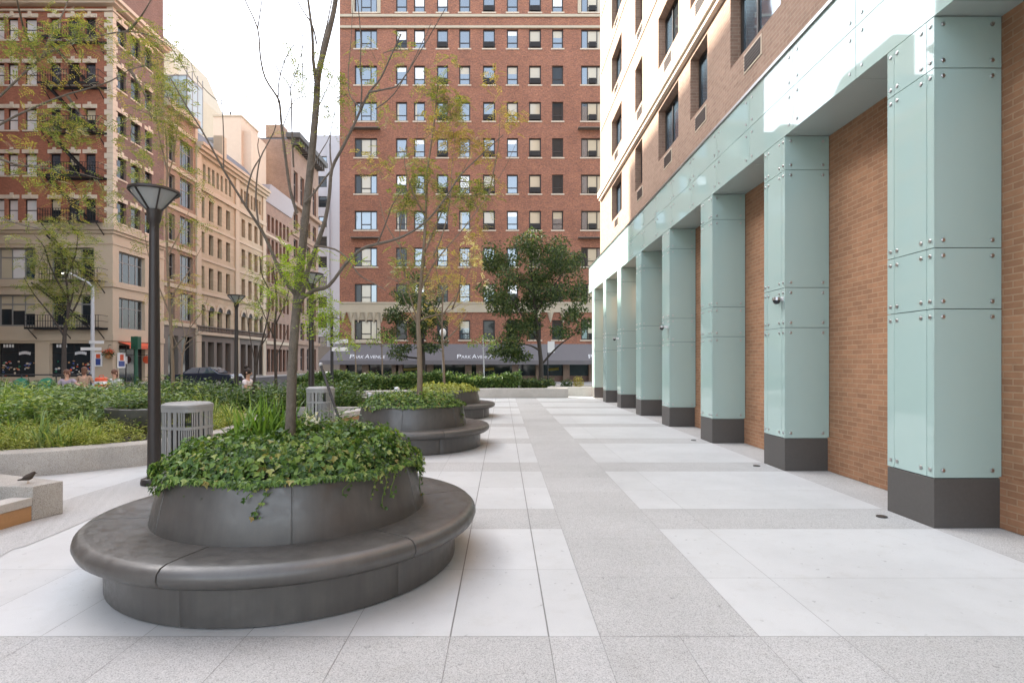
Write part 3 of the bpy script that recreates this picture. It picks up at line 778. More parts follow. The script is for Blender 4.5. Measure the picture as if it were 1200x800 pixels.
BS = {'frame': 'frame_grey', 'fw': .09, 'mull': [.25,.5,.75], 'rails': [(.68,0,1)], 'panes': [(0,0,.5,1,'win_dim'),(.5,0,1,1,'win_dim')]}
x0, x1 = yv(139.5)-YB0, yv(170)-YB0
for y in (292, 347): put_window(bs, x0, vz(y+37), x1-x0, 37*S3, 'bs', BS)
o = put_window(bs, x0, .02, x1-x0, vz(404), 'bdoor', {'frame': 'bronze', 'fw': .09, 'mull': [.4,.72], 'rails': [(.72,0,1)], 'panes': [(0,0,1,1,'win_dim')]}); o.name = 'shop_door'
q = MB(); q.box(.25, -.03, 1.5, 1.35, -.01, 2.1); q.build('notice', 'white_paint', o)
bs.finish()
g = MB()
for (za, zb, p) in ((vz(270), vz(262), .28), (vz(273.5), vz(270)-.001, .14), (vz(336), vz(330), .12), (vz(399), vz(392), .1), (vz(286), vz(283), .06)):
    g.box(XL0, 43-p, za, XC, 43, zb); g.box(XC, 43-p, za, XC+p, YB1, zb)
g.each('belt_course', 'beige', cb_, off=cb_.location)
g = MB()
for (za, zb, p) in ((vz(8), vz(5), .5), (vz(5)+.001, vz(1), .75), (vz(14), vz(12), .15)):
    g.box(XL0, 43-p, za, XC, 43.02, zb); g.box(XC, 43-p, za, XC+p, YB1, zb)
g.each('cornice', 'cream_trim', cb_, off=cb_.location)
g = MB(); g.box(XL0, 43.05, vz(1)+.002, XC-.05, YB1, vz(1)+5); g.build('attic', 'mauve_shade_brick', cb_, off=cb_.location)
g = MB()
for x in range(10): g.box(XL0+.3+x*1.25, 42.4, vz(5)+.1, XL0+.45+x*1.25, 43, vz(1)+.5)
g.each('bracket', 'iron', cb_, off=cb_.location)
g = MB(); g.quad((XL0, YB1+10, 0), (XL0, 43.01, 0), (XL0, 43.01, ztop), (XL0, YB1+10, ztop)); g.build('party_wall', 'mauve_shade_brick', cb_, loc=-cb_.location)
# fire escape
def escape_floor(z, a=56, b=126, stair=True, up=3.5):
    xa, xb = vx(a), vx(b) if b < 131 else XC-.3
    g = MB(); y0 = 42.0; 
    g.box(xa, y0, z-.16, xb, y0+.05, z); g.box(xa, 42.9, z-.16, xb, 42.95, z)
    k = xa
    while k < xb: g.box(k, y0+.05, z-.04, k+.04, 42.9, z-.015); k += .13
    o = g.build('fire_escape', 'iron', cb_, off=cb_.location)
    r = MB()
    for zz in (.45, .9): r.box(xa, y0, z+zz, xb, y0+.03, z+zz+.03); r.box(xa, y0+.03, z+zz, xa+.03, 42.95, z+zz+.03); r.box(xb-.03, y0+.03, z+zz, xb, 42.95, z+zz+.03)
    k = xa
    while k < xb: r.box(k, y0, z, k+.03, y0+.03, z+.9); k += .2
    q = r.build('railing', 'iron', o, off=cb_.location)
    if stair:
        s = MB(); A = Vector((xb-1.0, 42.3, z)); B = Vector((xa+.3, 42.3, z+up))
        s.bar(A, B, .04, .12); s.bar(A+Vector((0,.5,0)), B+Vector((0,.5,0)), .04, .12)
        for t in range(1, 14): p = A.lerp(B, t/14); s.box(p.x-.1, 42.3, p.z-.01, p.x+.1, 42.8, p.z+.01)
        s.build('stair', 'iron', o, off=cb_.location)
    b = MB()
    for x in (xa+.2, (xa+xb)/2, xb-.25): b.bar((x, 42.05, z-.08), (x, 42.97, z-.9), .05)
    b.each('bracket', 'iron', o, off=cb_.location)
for k in range(5): escape_floor(vz(47+53*k+3), stair=k > 0)
escape_floor(vz(330), 58, 127); escape_floor(vz(384), 41, 127, up=3.4)

def sign_panel(loc, w, h, rz, label, body, mark, parts):
    t = thing('wall_poster', loc, label, 'poster', rz=math.radians(rz))
    g = MB(); g.box(-w/2, -.04, -h/2, w/2, -.004, h/2); g.build('board', body, t)
    for mt, b in parts:
        g = MB(); g.box(b[0]*w, -.055, b[1]*h, b[2]*w, -.0405, b[3]*h); g.build('print', mt, t)
sign_panel((vx(116), 42.95, vz(421)), .62, 1.1, 0, 'small white poster with red and blue print on the beige pier', 'white_paint', '', (('blue_paint', (-.3,-.4,.3,.05)), ('red_paint', (-.25,.08,.25,.38))))
sign_panel((XC+.06, yv(141), vz(422)), .9, 1.2, 90, 'larger white poster with blue and red print beside the orange awning', 'white_paint', '', (('blue_paint', (-.38,-.4,.38,-.05)), ('red_paint', (-.2,0,.25,.38))))
t = thing('shop_awning', (XC, (yv(139)+yv(172))/2, vz(405)), 'bright orange red strip awning over the corner shop door', 'awning')
g = MB(); ya, yb = yv(138.5), yv(173)
g.add([(XC+.002,ya,vz(400)),(XC+.002,yb,vz(400)),(XC+.9,yb,vz(404)),(XC+.9,ya,vz(404)),(XC+.9,yb,vz(408)),(XC+.9,ya,vz(408))], [(0,3,2,1),(3,5,4,2)])
g.build('canvas', 'red_paint', t, off=t.location)
g = MB(); g.bar((XC+.01, ya+.05, vz(408)), (XC+.88, ya+.05, vz(408)), .04); g.bar((XC+.01, yb-.05, vz(408)), (XC+.88, yb-.05, vz(408)), .04); g.each('arm', 'iron', t, off=t.location)
t = thing('hanging_basket', (vx(130), 42.7, vz(416)), 'hanging basket of red flowers and leaves on the corner pier', 'flower basket')
g = MB(); g.lathe([(.05,-.3),(.2,-.2),(.26,0)], 12); g.build('basket', 'wood', t, smooth=True)
g = MB(); clump(g, (0,0,.1), (.42,.3,.3), 160, .14, .1); g.build('leaves', 'dark_leaf', t)
g = MB(); clump(g, (0,0,.25), (.45,.3,.22), 110, .12, .1); g.build('blooms', 'red_paint', t)
g = MB(); g.bar((0,.28,.8), (0,0,.75), .03); g.bar((0,0,.75), (0,0,.1), .015); g.build('hook', 'iron', t)
t = thing('round_sign', (XC+.5, yv(165), vz(421)), 'round orange red sign hanging by the corner shop door', 'sign')
g = MB(); g.tube([(0,-.03,0),(0,.03,0)], .32, 20); g.build('disc', 'red_paint', t)
g = MB(); g.bar((-.5,0,.4),(.1,0,.4), .04); g.bar((0,0,.4),(0,0,.3), .03); g.build('arm', 'iron', t)

# ------------------------------------------------------------------ the row along the avenue
def yr(px): return -XC*F/(VX-px)
# narrow terracotta building
YA, YB = YB1+.02, yr(229)
b2 = thing('narrow_building', (XC, YA, 0), 'narrow terracotta building between the corner building and the cream stone row', 'building')
HB = 25.2
f2 = Facade(b2, (XC, YA, 0), 90, YB-YA, HB, 'pink_brick', z0=5.0, reveal=.3)
NW = {'frame': 'frame_grey', 'fw': .1, 'mull': [.33,.67], 'rails': [(.62,0,1)], 'panes': [(0,0,1,1,'win_dim')]}
NS = {'frame': 'frame_grey', 'fw': .08, 'rails': [(.5,0,1)], 'panes': [(0,0,1,1,'win_dim')], 'sill': 'cream'}
for z in (5.6, 9.2, 12.8, 16.4, 20.0):
    put_window(f2, yr(198)-YA, z, yr(205)-yr(198), 2.4, 'ns', NS); put_window(f2, yr(211)-YA, z, yr(226)-yr(211), 2.6, 'nw', NW)
f2.finish()
g = MB()
for z in (5.0, 8.5, 12.1, 15.7, 19.3, 23.2): g.box(XC, YA, z, XC+.12, YB, z+.35)
g.box(XC, YA, 24.6, XC+.5, YB, 25.3); g.each('belt_course', 'cream', b2, off=b2.location)
f2b = Facade(b2, (XC, YA, 0), 90, YB-YA, 5, 'grey_stone', z0=.01, reveal=.4, name='shopfront')
f2b.hole(.6, .3, 1.6, 3.8); f2b.hole(2.7, .3, YB-YA-3.1, 3.8); f2b.finish()
g = MB(); g.box(XC-.42, YA+.1, .1, XC-.4, YB-.1, 4.2); g.build('shop_window', 'win_dim', b2, off=b2.location)
g = MB(); g.quad((XC-14, YA, 24), (XC, YA, 24), (XC, YA, HB), (XC-14, YA, HB)); g.box(XC-14, YA+.01, 24.9, XC-.01, YB, 25.0); g.build('roof', 'slate', b2, off=b2.location)
# cream stone building with arcade
YC, YD = YB+.01, yr(310.5)
b3 = thing('cream_building', (XC, YC, 0), 'long cream stone building with an arcade of tall arches above a dark ground floor', 'building')
HC = 23.2
f3 = Facade(b3, (XC, YC, 0), 90, YD-YC, HC, 'cream_stone', z0=4.4, reveal=.45)
CS = {'frame': 'bronze', 'fw': .08, 'rails': [(.5,0,1)], 'panes': [(0,0,1,1,'win_dim')]}
CSB = dict(CS, panes=[(0,0,1,.55,'win_dim'),(0,.55,1,1,'win_lit')])
bays = [55.8, 57.55, 59.3, 61.1, 64.7, 66.4, 68.0, 69.5]
for i, y in enumerate(bays):
    x = y-YC
    put_window(f3, x-.5, 4.75, 1.0, 2.2, 'ca', CS)
    for j, (z, h) in enumerate(((9.15,2.2),(12.7,2.1),(16.2,2.1))): put_window(f3, x-.45, z, .9, h, 'cb%d' % ((i+j) % 3 == 0), CSB if (i+j) % 3 == 0 else CS)
    for dx in (-.42, .42): put_window(f3, x+dx-.25, 20.0, .5, 1.7, 'cc', CS)
f3.finish()
for y in bays:       # arch rings over the tall windows
    cx = y-YC; g = MB()
    for k in range(10):
        a0, a1 = math.pi*k/10, math.pi*(k+1)/10; ri, ro = .51, .84; zc0 = 6.96
        P = [(cx+math.cos(a)*r, z0, zc0+math.sin(a)*r) for z0 in (-.1, .0) for (a, r) in ((a0,ri),(a0,ro),(a1,ro),(a1,ri))]
        g.add(P, [(0,3,2,1),(0,1,5,4),(1,2,6,5),(2,3,7,6),(3,0,4,7)])
    f3.part(g, 'arch_ring', 'cream')
for y in bays:
    cx = y-YC; n = 10; g = MB()
    g.add([(cx, -.02, 6.97)]+[(cx+.5*math.cos(math.pi*k/n), -.02, 6.97+.5*math.sin(math.pi*k/n)) for k in range(n+1)], [tuple([0, k+1, k+2]) for k in range(n)])
    f3.part(g, 'fanlight', 'bin_in')
g = MB()
for x in (0.02, 63-YC-.4, YD-YC-.85): g.box(x, -.16, 0.02, x+.8, .0, 22.4)
f3.parts(g, 'pilaster', 'cream')
g = MB()
for z, p, h in ((4.42,.3,.3),(8.5,.14,.3),(11.95,.1,.25),(15.4,.1,.25),(18.9,.22,.45),(22.41,.3,.3),(22.72,.6,.35),(23.08,.8,.3)): g.box(0, -p, z, YD-YC, 0, z+h)
f3.parts(g, 'cornice', 'cream')
f3b = Facade(b3, (XC, YC, 0), 90, YD-YC, 4.4, 'grey_stone', z0=.01, reveal=.6, name='ground_floor')
for y in bays: f3b.hole(y-YC-.62, .15, 1.2, 3.6)
f3b.finish()
g = MB(); g.box(.1, .6, .1, YD-YC-.1, .63, 3.9); f3b.part(g, 'shop_window', 'win_dim')
g = MB()
for k in range(int((YD-YC)/.3)): g.lathe([(.05,0),(.08,.15),(.05,.3),(.06,.5)], 6, (.2+k*.3, -.2, 4.73))
g.box(0, -.3, 5.23, YD-YC, -.1, 5.33); f3.part(g, 'balustrade', 'grey_stone')
g = MB(); 
g.add([(0,.1,23.38),(YD-YC,.1,23.38),(YD-YC,2.6,26.4),(0,2.6,26.4)], [(0,1,2,3)]); g.box(0, 2.6, 23.4, YD-YC, 14, 26.4); f3.part(g, 'mansard_roof', 'slate')
g = MB()
g.box(YD-YC-9.5, .6, 23.4, YD-YC-8.6, 1.6, 26.6); g.box(.4, .6, 23.4, 1.5, 1.6, 26.2); f3.parts(g, 'chimney', 'cream')
o = tag(bpy.data.objects.new('rooftop_pavilion', None), 'bluish glass pavilion standing on the roof of the cream building', 'glass pavilion'); C.objects.link(o); o.location = (XC-2.5, 57.5, 26.4)
g = MB()
PX0, PX1, PY0, PY1, PZ0, PZ1 = -3.6, .0, 0, 3.0, .01, 4.9
for k in range(4):
    x = PX0+(PX1-PX0)*k/4; g.box(x+.04, -.03, PZ0, x+(PX1-PX0)/4-.04, .0, PZ1)
for k in range(3): g.box(PX1, PY0+k*1.0+.04, PZ0, PX1+.03, PY0+k*1.0+.96, PZ1)
g.build('glazing', 'rooftop_glass', o)
g = MB()
for k in range(5): g.box(PX0+.9*k-.04, -.04, PZ0, PX0+.9*k+.04, .02, PZ1+.1)
for k in range(4): g.box(PX1-.02, k*1.0-.04, PZ0, PX1+.05, k*1.0+.04, PZ1+1)
g.box(PX0, -.05, PZ1, PX1+.05, 3.0, PZ1+.12); g.build('frame', 'frame_grey', o)
# cream roof block
t = thing('roof_block', (XC-5, 72, 26.4), 'tall cream stair block rising from the roof of the cream building', 'roof structure')
g = MB(); g.box(-2.3, 0, -3, 1.3, 5, 7.1); g.box(1.301, .5, -3, 2.4, 5, 5.5); g.build('wall', 'cream_trim', t)
g = MB(); g.box(-2.4,-.1,7.101,1.4,5.1,7.35); g.build('coping', 'cream', t)
g = MB(); g.tube([(-.6,1,7.3),(-.6,1,8.2)], .12, 8); g.build('chimney_pot', 'iron', t)
# brownstone section with white cornice
YE = yr(341)
b4 = thing('brown_building', (XC, YD+.02, 0), 'brown brick building with a white cornice next to the cream arcade', 'building')
f4 = Facade(b4, (XC, YD+.02, 0), 90, YE-YD, 22.2, 'brown_brick', z0=.01, reveal=.35)
n = 6
for i in range(n):
    x = .7+i*(YE-YD-1)/n
    for z in (4.8, 8.4, 12.0, 15.6, 18.6): put_window(f4, x, z, .8, 2.1, 'br', CS)
    put_window(f4, x-.1, .4, 1.0, 3.0, 'brg', CS)
f4.finish()
g = MB(); L4 = YE-YD
g.add([(0,-.1,22.2),(L4,-.1,22.2),(L4,-.75,24.3),(0,-.75,24.3),(L4,0.5,24.3),(0,.5,24.3),(0,0.5,22.2),(L4,.5,22.2)], [(0,1,2,3),(3,2,4,5),(0,3,5,6),(1,7,4,2)])
f4.parts(g, 'cornice', 'grey_wall')
g = MB(); g.box(0, .51, 22.2, L4, 12, 24.2); f4.part(g, 'roof', 'slate')
g = MB(); g.box(0,-.2,4,L4,0,4.4); g.box(0,-.12,17.9,L4,0,18.2); f4.parts(g, 'belt_course', 'cream')
# taller pink building with dark overhanging cornice
YG = yr(373)
b5 = thing('tall_row_building', (XC, YE+.02, 0), 'taller pinkish brick building with a dark overhanging cornice at the far end of the row', 'building')
H5 = 33.5
f5 = Facade(b5, (XC, YE+.02, 0), 90, YG-YE, H5, 'brown_brick', z0=.01, reveal=.4)
n = 4; TW = {'frame': 'frame_grey', 'fw': .12, 'mull': [.5], 'rails': [(.6,0,1)], 'panes': [(0,0,1,1,'win_dim')]}
for i in range(n):
    x = 1.0+i*(YG-YE-1)/n
    for z, h in ((.4,3.4),(5,2.6),(9,2.6),(13,2.6),(17,2.6),(21,2.4),(25.0,4.5)): put_window(f5, x, z, 1.6, h, 'tw', TW)
f5.finish()
g = MB(); L5 = YG-YE
for z, p in ((24.2,.6),(20,.2),(4.3,.3)): g.box(0,-p,z,L5,0,z+.5)
f5.parts(g, 'belt_course', 'pink_brick')
g = MB(); g.box(-.6,-1.5,H5+.1,L5+.3,.5,H5+.8)
for k in range(14): g.box(k*L5/14, -1.2, H5-.7, k*L5/14+.35, 0.0, H5+.09)
f5.parts(g, 'cornice', 'dark_cornice')
g = MB(); g.quad((XC-6.4, YE+.02, 0), (XC, YE+.02, 0), (XC, YE+.02, H5), (XC-6.4, YE+.02, H5)); g.quad((XC-12, YE+2, 0), (XC-6.4, YE+2, 0), (XC-6.4, YE+2, H5-1.5), (XC-12, YE+2, H5-1.5)); g.build('side_wall', 'brown_brick', b5, loc=-b5.location)
g = MB(); g.box(XC-12, YE+.1, H5-.05, XC-.51, YG, H5+.3); g.build('roof', 'slate', b5, off=b5.location)
g = MB(); g.box(XC-3.6, YE-.05, H5+.31, XC-1.2, YE+2, H5+2.1); g.each('chimney', 'pink_brick', b5, loc=-b5.location)
# pale grey building closing the avenue
b6 = thing('pale_building', (-31, 100, 0), 'pale grey apartment building seen in the gap left of the red building', 'building')
S6 = 100/F
f6 = Facade(b6, ((364-VX)*S6, 100, 0), 0, 48*S6, 42, 'grey_wall', z0=.01, reveal=.3)
GW = {'frame': 'bronze', 'fw': .12, 'rails': [(.5,0,1)], 'panes': [(0,0,1,1,'win_dim')]}
GWs = dict(GW, panes=[(0,0,1,1,'win')])
for k in range(10):
    for i, px in enumerate((373,)): put_window(f6, (px-364)*S6, 1.6+(425-(196+23.5*k))*S6, 10*S6, 2.0, 'gw%d' % (k % 3 == 0), GWs if k % 3 == 0 else GW)
f6.finish()
g = MB(); g.box((364-VX)*S6, 100, 42, (412-VX)*S6, 112, 42.6); g.build('roof', 'grey_wall', b6, off=b6.location)
g = MB(); g.box((384-VX)*S6, 99.7, 0.02, (384-VX)*S6+.3, 100, 41); g.each('pilaster', 'grey_wall', b6, off=b6.location)
g = MB(); g.box((372-VX)*S6, 99.6, .02, (400-VX)*S6, 99.98, 4.5); g.build('ground_floor', 'grey_stone', b6, off=b6.location)
# pale slab building far behind the row
t = thing('tower_block', (-54, 92, 0), 'pale cream building with a sloping top rising far behind the row', 'building')
g = MB(); g.add([(-6,0,0),(1.0,0,0),(1.0,0,48),(-2.4,0,56),(-6,0,56),(-6,14,0),(1,14,0),(1,14,48),(-2.4,14,56),(-6,14,56)], [(0,1,2,3,4),(1,6,7,2),(2,7,8,3),(3,8,9,4),(9,8,7,6,5),(0,4,9,5)]); g.build('wall', 'beige', t)
g = MB()
for z in range(6, 46, 4): g.box(-1.5, -.03, z, -.3, .0, z+1.8); g.box(-4.4, -.03, z, -3.2, 0, z+1.8)
g.build('window', 'win_dim', t)
# unseen tall brick blocks added left of the camera to shade the plaza
def shade_block(name, x0, x1, y0, y1, h, label):
    t = thing(name, ((x0+x1)/2, (y0+y1)/2, 0), label, 'building')
    f = Facade(t, (x1, y0, 0), 90, y1-y0, h, 'brown_brick', z0=-.13, reveal=.25)
    n = max(1, int((y1-y0)/3))
    for i in range(n):
        for z in range(4, int(h)-2, 4): f.hole((i+.5)*(y1-y0)/n-.6, z, 1.2, 2.0)
    f.finish()
    g = MB(); g.box(.1, .3, .1, y1-y0-.1, .34, h-.2); f.part(g, 'window', 'win')
    g = MB(); g.quad((x0,y0,-.13),(x1,y0,-.13),(x1,y0,h),(x0,y0,h)); g.quad((x1,y1,-.13),(x0,y1,-.13),(x0,y1,h),(x1,y1,h)); g.quad((x0,y1,-.13),(x0,y0,-.13),(x0,y0,h),(x0,y1,h)); g.build('side_wall', 'brown_brick', t, loc=-t.location)
    g = MB(); g.quad((x0,y0,h),(x1,y0,h),(x1,y1,h),(x0,y1,h)); g.build('roof', 'slate', t, off=t.location)
shade_block('shade_building', -52, -34, -34, 32.4, 36.6, 'broad unseen brown brick block added on the left to shade the plaza')
shade_block('shade_building', -58, -43.8, 33.4, 42.4, 39.6, 'narrow unseen brown brick block added beside the corner building to shape the shade')

# ------------------------------------------------------------------ round planter benches
PX = -1.715
def make_planter(loc, label, seed=0):
    t = thing('planter_bench', loc, label, 'planter bench', 'round planter benches', rz=seed)
    base = [(1.27,.004),(1.31,.012),(1.315,.27),(1.315,.275)]
    seat = [(1.2,.27),(1.36,.272),(1.43,.285),(1.475,.315),(1.49,.352),(1.482,.388),(1.455,.415),(1.41,.425),(1.3,.423),(1.15,.415),(.95,.408)]
    pot = [(1.045,.39),(1.046,.41),(1.012,.58),(.972,.76),(.966,.788),(.95,.802),(.905,.804),(.89,.785),(.88,.66)]
    def seams(n, off, w):
        A = []
        for k in range(n):
            c = off+2*math.pi*k/n
            A += [c-w, c-w*.5, c+w*.5, c+w]+[c+w+(2*math.pi/n-2*w)*j/16 for j in range(1, 16)]
        return A, 19
    for prof, nm, n, off, dep in ((base,'base',6,.35,.004),(seat,'seat',6,.35,.008),(pot,'pot',6,.85,.006)):
        A, per = seams(n, off, .0045 if nm != 'pot' else .006)
        def mod(i, k, r, z, dep=dep, nm=nm, per=per):
            if k % per in (1, 2):
                return (r-dep, z-(dep if nm == 'seat' and i > 5 else 0))
            return (r, z)
        g = MB(); g.lathe(prof, c=(0,0,0), angs=A, mod=mod, cap=(nm == 'base')); o = g.build(nm, 'cast', t, smooth=True)
        try: o.data.set_sharp_from_angle(angle=math.radians(60))
        except Exception: pass
    g = MB(); g.lathe([(.0,.86),(.4,.84),(.7,.78),(.9,.7)], 24, cap=False); g.build('soil', 'soil', t)
    return t
PL1, PL2, PL3 = (PX, 4.62, .004), (PX-.03, 10.78, .004), (PX, 16.6, .004)
make_planter(PL1, 'nearest dark round planter bench with ivy spilling over its pot', .0)
make_planter(PL2, 'second dark round planter bench, standing just behind the nearest one', .7)
make_planter(PL3, 'farthest dark round planter bench, in front of the low stone walls', 1.3)

def ivy_leaf(mb, p, d, n, L):
    d = d.normalized(); s = d.cross(n)
    if s.length < 1e-3: s = d.orthogonal()
    s.normalize(); up = s.cross(d)
    O = [(0,0,0),(-.32,.1,.06),(-.5,.42,.1),(-.22,.5,.02),(0,1.0,-.14),(.22,.5,.02),(.5,.42,.1),(.32,.1,.06)]
    mb.add([p+s*x*L+d*y*L+up*z*L for x, y, z in O], [(0,1,2,3),(0,3,4,5),(0,5,6,7)])
def ivy_mound(name, ctr, rad, z0, hgt, n, L, label, mat='ivy', over=.12, trails=()):
    g = MB(); ph = [R.uniform(0, 6.28) for _ in range(8)]
    def surf(r, a):
        bumpy = .5+.5*math.sin(3*a+ph[0]+r*6)*math.sin(5*r/rad+2*a+ph[1])
        e = .5+.5*math.sin(9*a+ph[2]+r*17)*math.sin(11*r/rad+ph[3]-4*a)
        return z0+hgt*(1-(r/rad)**9)*(.5+.5*bumpy)+.09*hgt/.2*e*(1-(r/rad)**8)
    for _ in range(n):
        a = R.uniform(0, 6.283); r = rad*R.random()**.5
        z = surf(r, a)-R.random()**2*.13+(.09*R.random()**4)
        p = Vector((r*math.cos(a), r*math.sin(a), z))
        out = Vector((math.cos(a), math.sin(a), 0))
        nn = Vector((0,0,1))+out*(.2+.9*(r/rad)**3)+rdir()*.8
        d = rdir()+out*.5-Vector((0,0,.35+.5*(r/rad)**4)); d -= nn.normalized()*d.dot(nn.normalized())*.75
        ivy_leaf(g, p, d, nn, L*(.4+.95*R.random()**1.3))
    m = int(n*.2)
    for _ in range(m):                     # fringe over the rim
        a = R.uniform(0, 6.283); lobe = .5+.5*math.sin(5*a+ph[4])*math.sin(3*a+ph[5])
        t = R.random(); dz = t*over*(.05+1.6*lobe**3)
        r = rad+.03+.05*R.random()+dz*.12; out = Vector((math.cos(a), math.sin(a), 0))
        p = Vector((r*out.x, r*out.y, z0+.03-dz))
        ivy_leaf(g, p, out*.4+rdir()*.5-Vector((0,0,.8)), out+Vector((0,0,.5))+rdir()*.4, L*R.uniform(.5, 1.05))
    stems = MB()
    for a, ln in trails:
        out = Vector((math.cos(a), math.sin(a), 0)); sd = Vector((-out.y, out.x, 0)); P = []
        for k in range(9):
            t = k/8; P.append(Vector((out.x*(rad+.04+.03*t), out.y*(rad+.04+.03*t), z0+.04-ln*t))+sd*(.05*math.sin(t*5)+t*ln*.25))
        g.tube(P, .003, 4)
        for k in range(int(ln*70)):
            q = P[min(8, int(R.random()*9))]+sd*R.uniform(-.03, .03)+out*.015
            ivy_leaf(g, q, rdir()*.6-Vector((0,0,.7)), out+rdir()*.3, L*R.uniform(.4, .75))
    o = g.build(name, mat); o.location = ctr
    return tag(o, label, 'ivy', 'ivy growing in the round planters')
ang = lambda x: math.radians(x)
ivy_mound('ivy', PL1, .955, .80, .17, 14500, .05, 'dense green ivy filling the nearest round planter and trailing over its rim', over=.11, trails=((ang(-84), .24), (ang(-86), .13), (ang(-52), .14), (ang(-36), .3), (ang(-30), .22), (ang(-40), .2), (ang(-160), .14), (ang(-165), .1), (ang(0), .34), (ang(6), .25)))
ivy_mound('ivy', PL2, .95, .80, .14, 6500, .054, 'low green ivy in the second round planter', over=.07, trails=((ang(-20), .4), (ang(-16), .45), (ang(-24), .4)))
ivy_mound('ivy', PL3, .93, .80, .12, 1300, .1, 'pale green ivy in the farthest round planter', mat='bed_lime', over=.05)
def strap_clump(ctr, n, rad, L, w, label, name='daylily', group=None, mat='strap'):
    g = MB()
    for _ in range(n):
        a = R.uniform(0, 6.283); b = R.uniform(0, 6.283); r = rad*R.random()**.6
        strap(g, Vector((r*math.cos(b), r*math.sin(b), -.05)), a, L*R.uniform(.6, 1.15), R.uniform(.12, .6), w*R.uniform(.7, 1.2))
    o = g.build(name, mat); o.location = ctr; return tag(o, label, 'plant', group)
def pl(dx, dy, z): return (PL1[0]+dx, PL1[1]+dy, z)
strap_clump(pl(-.36, .22, .9), 170, .27, .52, .024, 'taller clump of arching strap leaves left of the trunk in the nearest planter')
strap_clump(pl(-.1, .5, .86), 90, .24, .44, .022, 'clump of strap leaves behind the trunk in the nearest planter')
g = MB()
for k in range(70):
    a, r = R.uniform(0, 6.28), .3*R.random()**.5
    sprig(g, Vector((r*math.cos(a), r*math.sin(a), -.06)), R.uniform(.14, .36), 12, .085, .03, .45)
o = g.build('leafy_perennial', 'ivy'); o.location = pl(.24, .2, .92); tag(o, 'bushy dark green perennial right of the trunk in the nearest planter', 'plant')
g = MB()
for k in range(20): leaf(g, Vector((R.uniform(-.05,.05), R.uniform(-.05,.05), R.uniform(-.02,.04))), rdir(), rdir(), .05, .03)
o = g.build('flower_head', 'flower'); o.location = pl(.1, .1, 1.12); tag(o, 'small white flower head beside the trunk in the nearest planter', 'flower')
g = MB()
for k in range(110):
    a, r = R.uniform(0, 6.28), .8*R.random()**.5
    sprig(g, Vector((r*math.cos(a), r*math.sin(a), -.05)), R.uniform(.1, .3), 9, .09, .04, .4)
o = g.build('leafy_perennial', 'bed_green'); o.location = (PL2[0], PL2[1], .9); tag(o, 'loose leafy plants growing among the ivy of the second planter', 'plant')

# ------------------------------------------------------------------ left bed, walls and blocks
def wall_strip(name, path, th, h, mat, label, group=None, cat='seat wall', k=6, z0=.006, kind='thing'):
    P = smooth_path([Vector((x, y, 0)) for x, y in path], k); inn = []
    for i, p in enumerate(P):
        t = (P[min(i+1, len(P)-1)]-P[max(i-1, 0)]).normalized(); inn.append(p+Vector((-t.y, t.x, 0))*th)
    g = MB(); e = .012; n = len(P)
    for i in range(n):
        a, b = P[i], inn[i]; w = (b-a).normalized()*e
        g.v += [(a.x,a.y,z0),(a.x,a.y,h-e),((a+w).x,(a+w).y,h),((b-w).x,(b-w).y,h),(b.x,b.y,h-e),(b.x,b.y,z0)]
    for i in range(n-1):
        for j in range(5): g.f.append((i*6+j, (i+1)*6+j, (i+1)*6+j+1, i*6+j+1))
    g.f.append((0,1,2,3,4,5)); g.f.append(tuple((n-1)*6+j for j in (5,4,3,2,1,0)))
    o = g.build(name, mat); 
    return tag(o, label, cat, group), P, inn
B1 = [(-10.6,6.55),(-9.0,6.9),(-7.6,7.36),(-6.48,7.88),(-6.0,8.25),(-5.5,8.72),(-5.15,9.5),(-5.0,10.6),(-5.15,11.9),(-5.5,12.9),(-6.4,13.9)]
o, BP, BI = wall_strip('seat_wall', B1, .42, .345, 'seat_granite', 'long curved granite seat wall around the planting bed on the left')
def inside(poly, x, y):
    c = False; n = len(poly)
    for i in range(n):
        (x1, y1), (x2, y2) = poly[i], poly[i-1]
        if (y1 > y) != (y2 > y) and x < (x2-x1)*(y-y1)/(y2-y1)+x1: c = not c
    return c
bedpoly = [(p.x, p.y) for p in BI]+[(-7.6, 14.8), (-21, 17.5), (-21, 5.8)]
g = MB(); n = len(bedpoly); g.prism(bedpoly, .01, .29); struct(g.build('bed_soil', 'soil'))
POTC = (-6.95, 10.9)
def scatter(poly, n, xr, yr_):
    out = []
    while len(out) < n:
        x, y = R.uniform(*xr), R.uniform(*yr_)
        if inside(poly, x, y) and math.hypot(x-POTC[0], y-POTC[1]) > .8 and not (8.9 < y < POTC[1] and abs(x-POTC[0]*y/POTC[1]) < .5 and R.random() < .85): out.append((x, y))
    return out
def edge_d(x, y): return min(math.hypot(x-p.x, y-p.y) for p in BI[::2])
lime, mid, tall = MB(), MB(), MB()
def drift(x, y): return math.sin(x*1.1+y*.7)+math.sin(y*1.9-x*.8)+.6*math.sin(x*2.7+1)
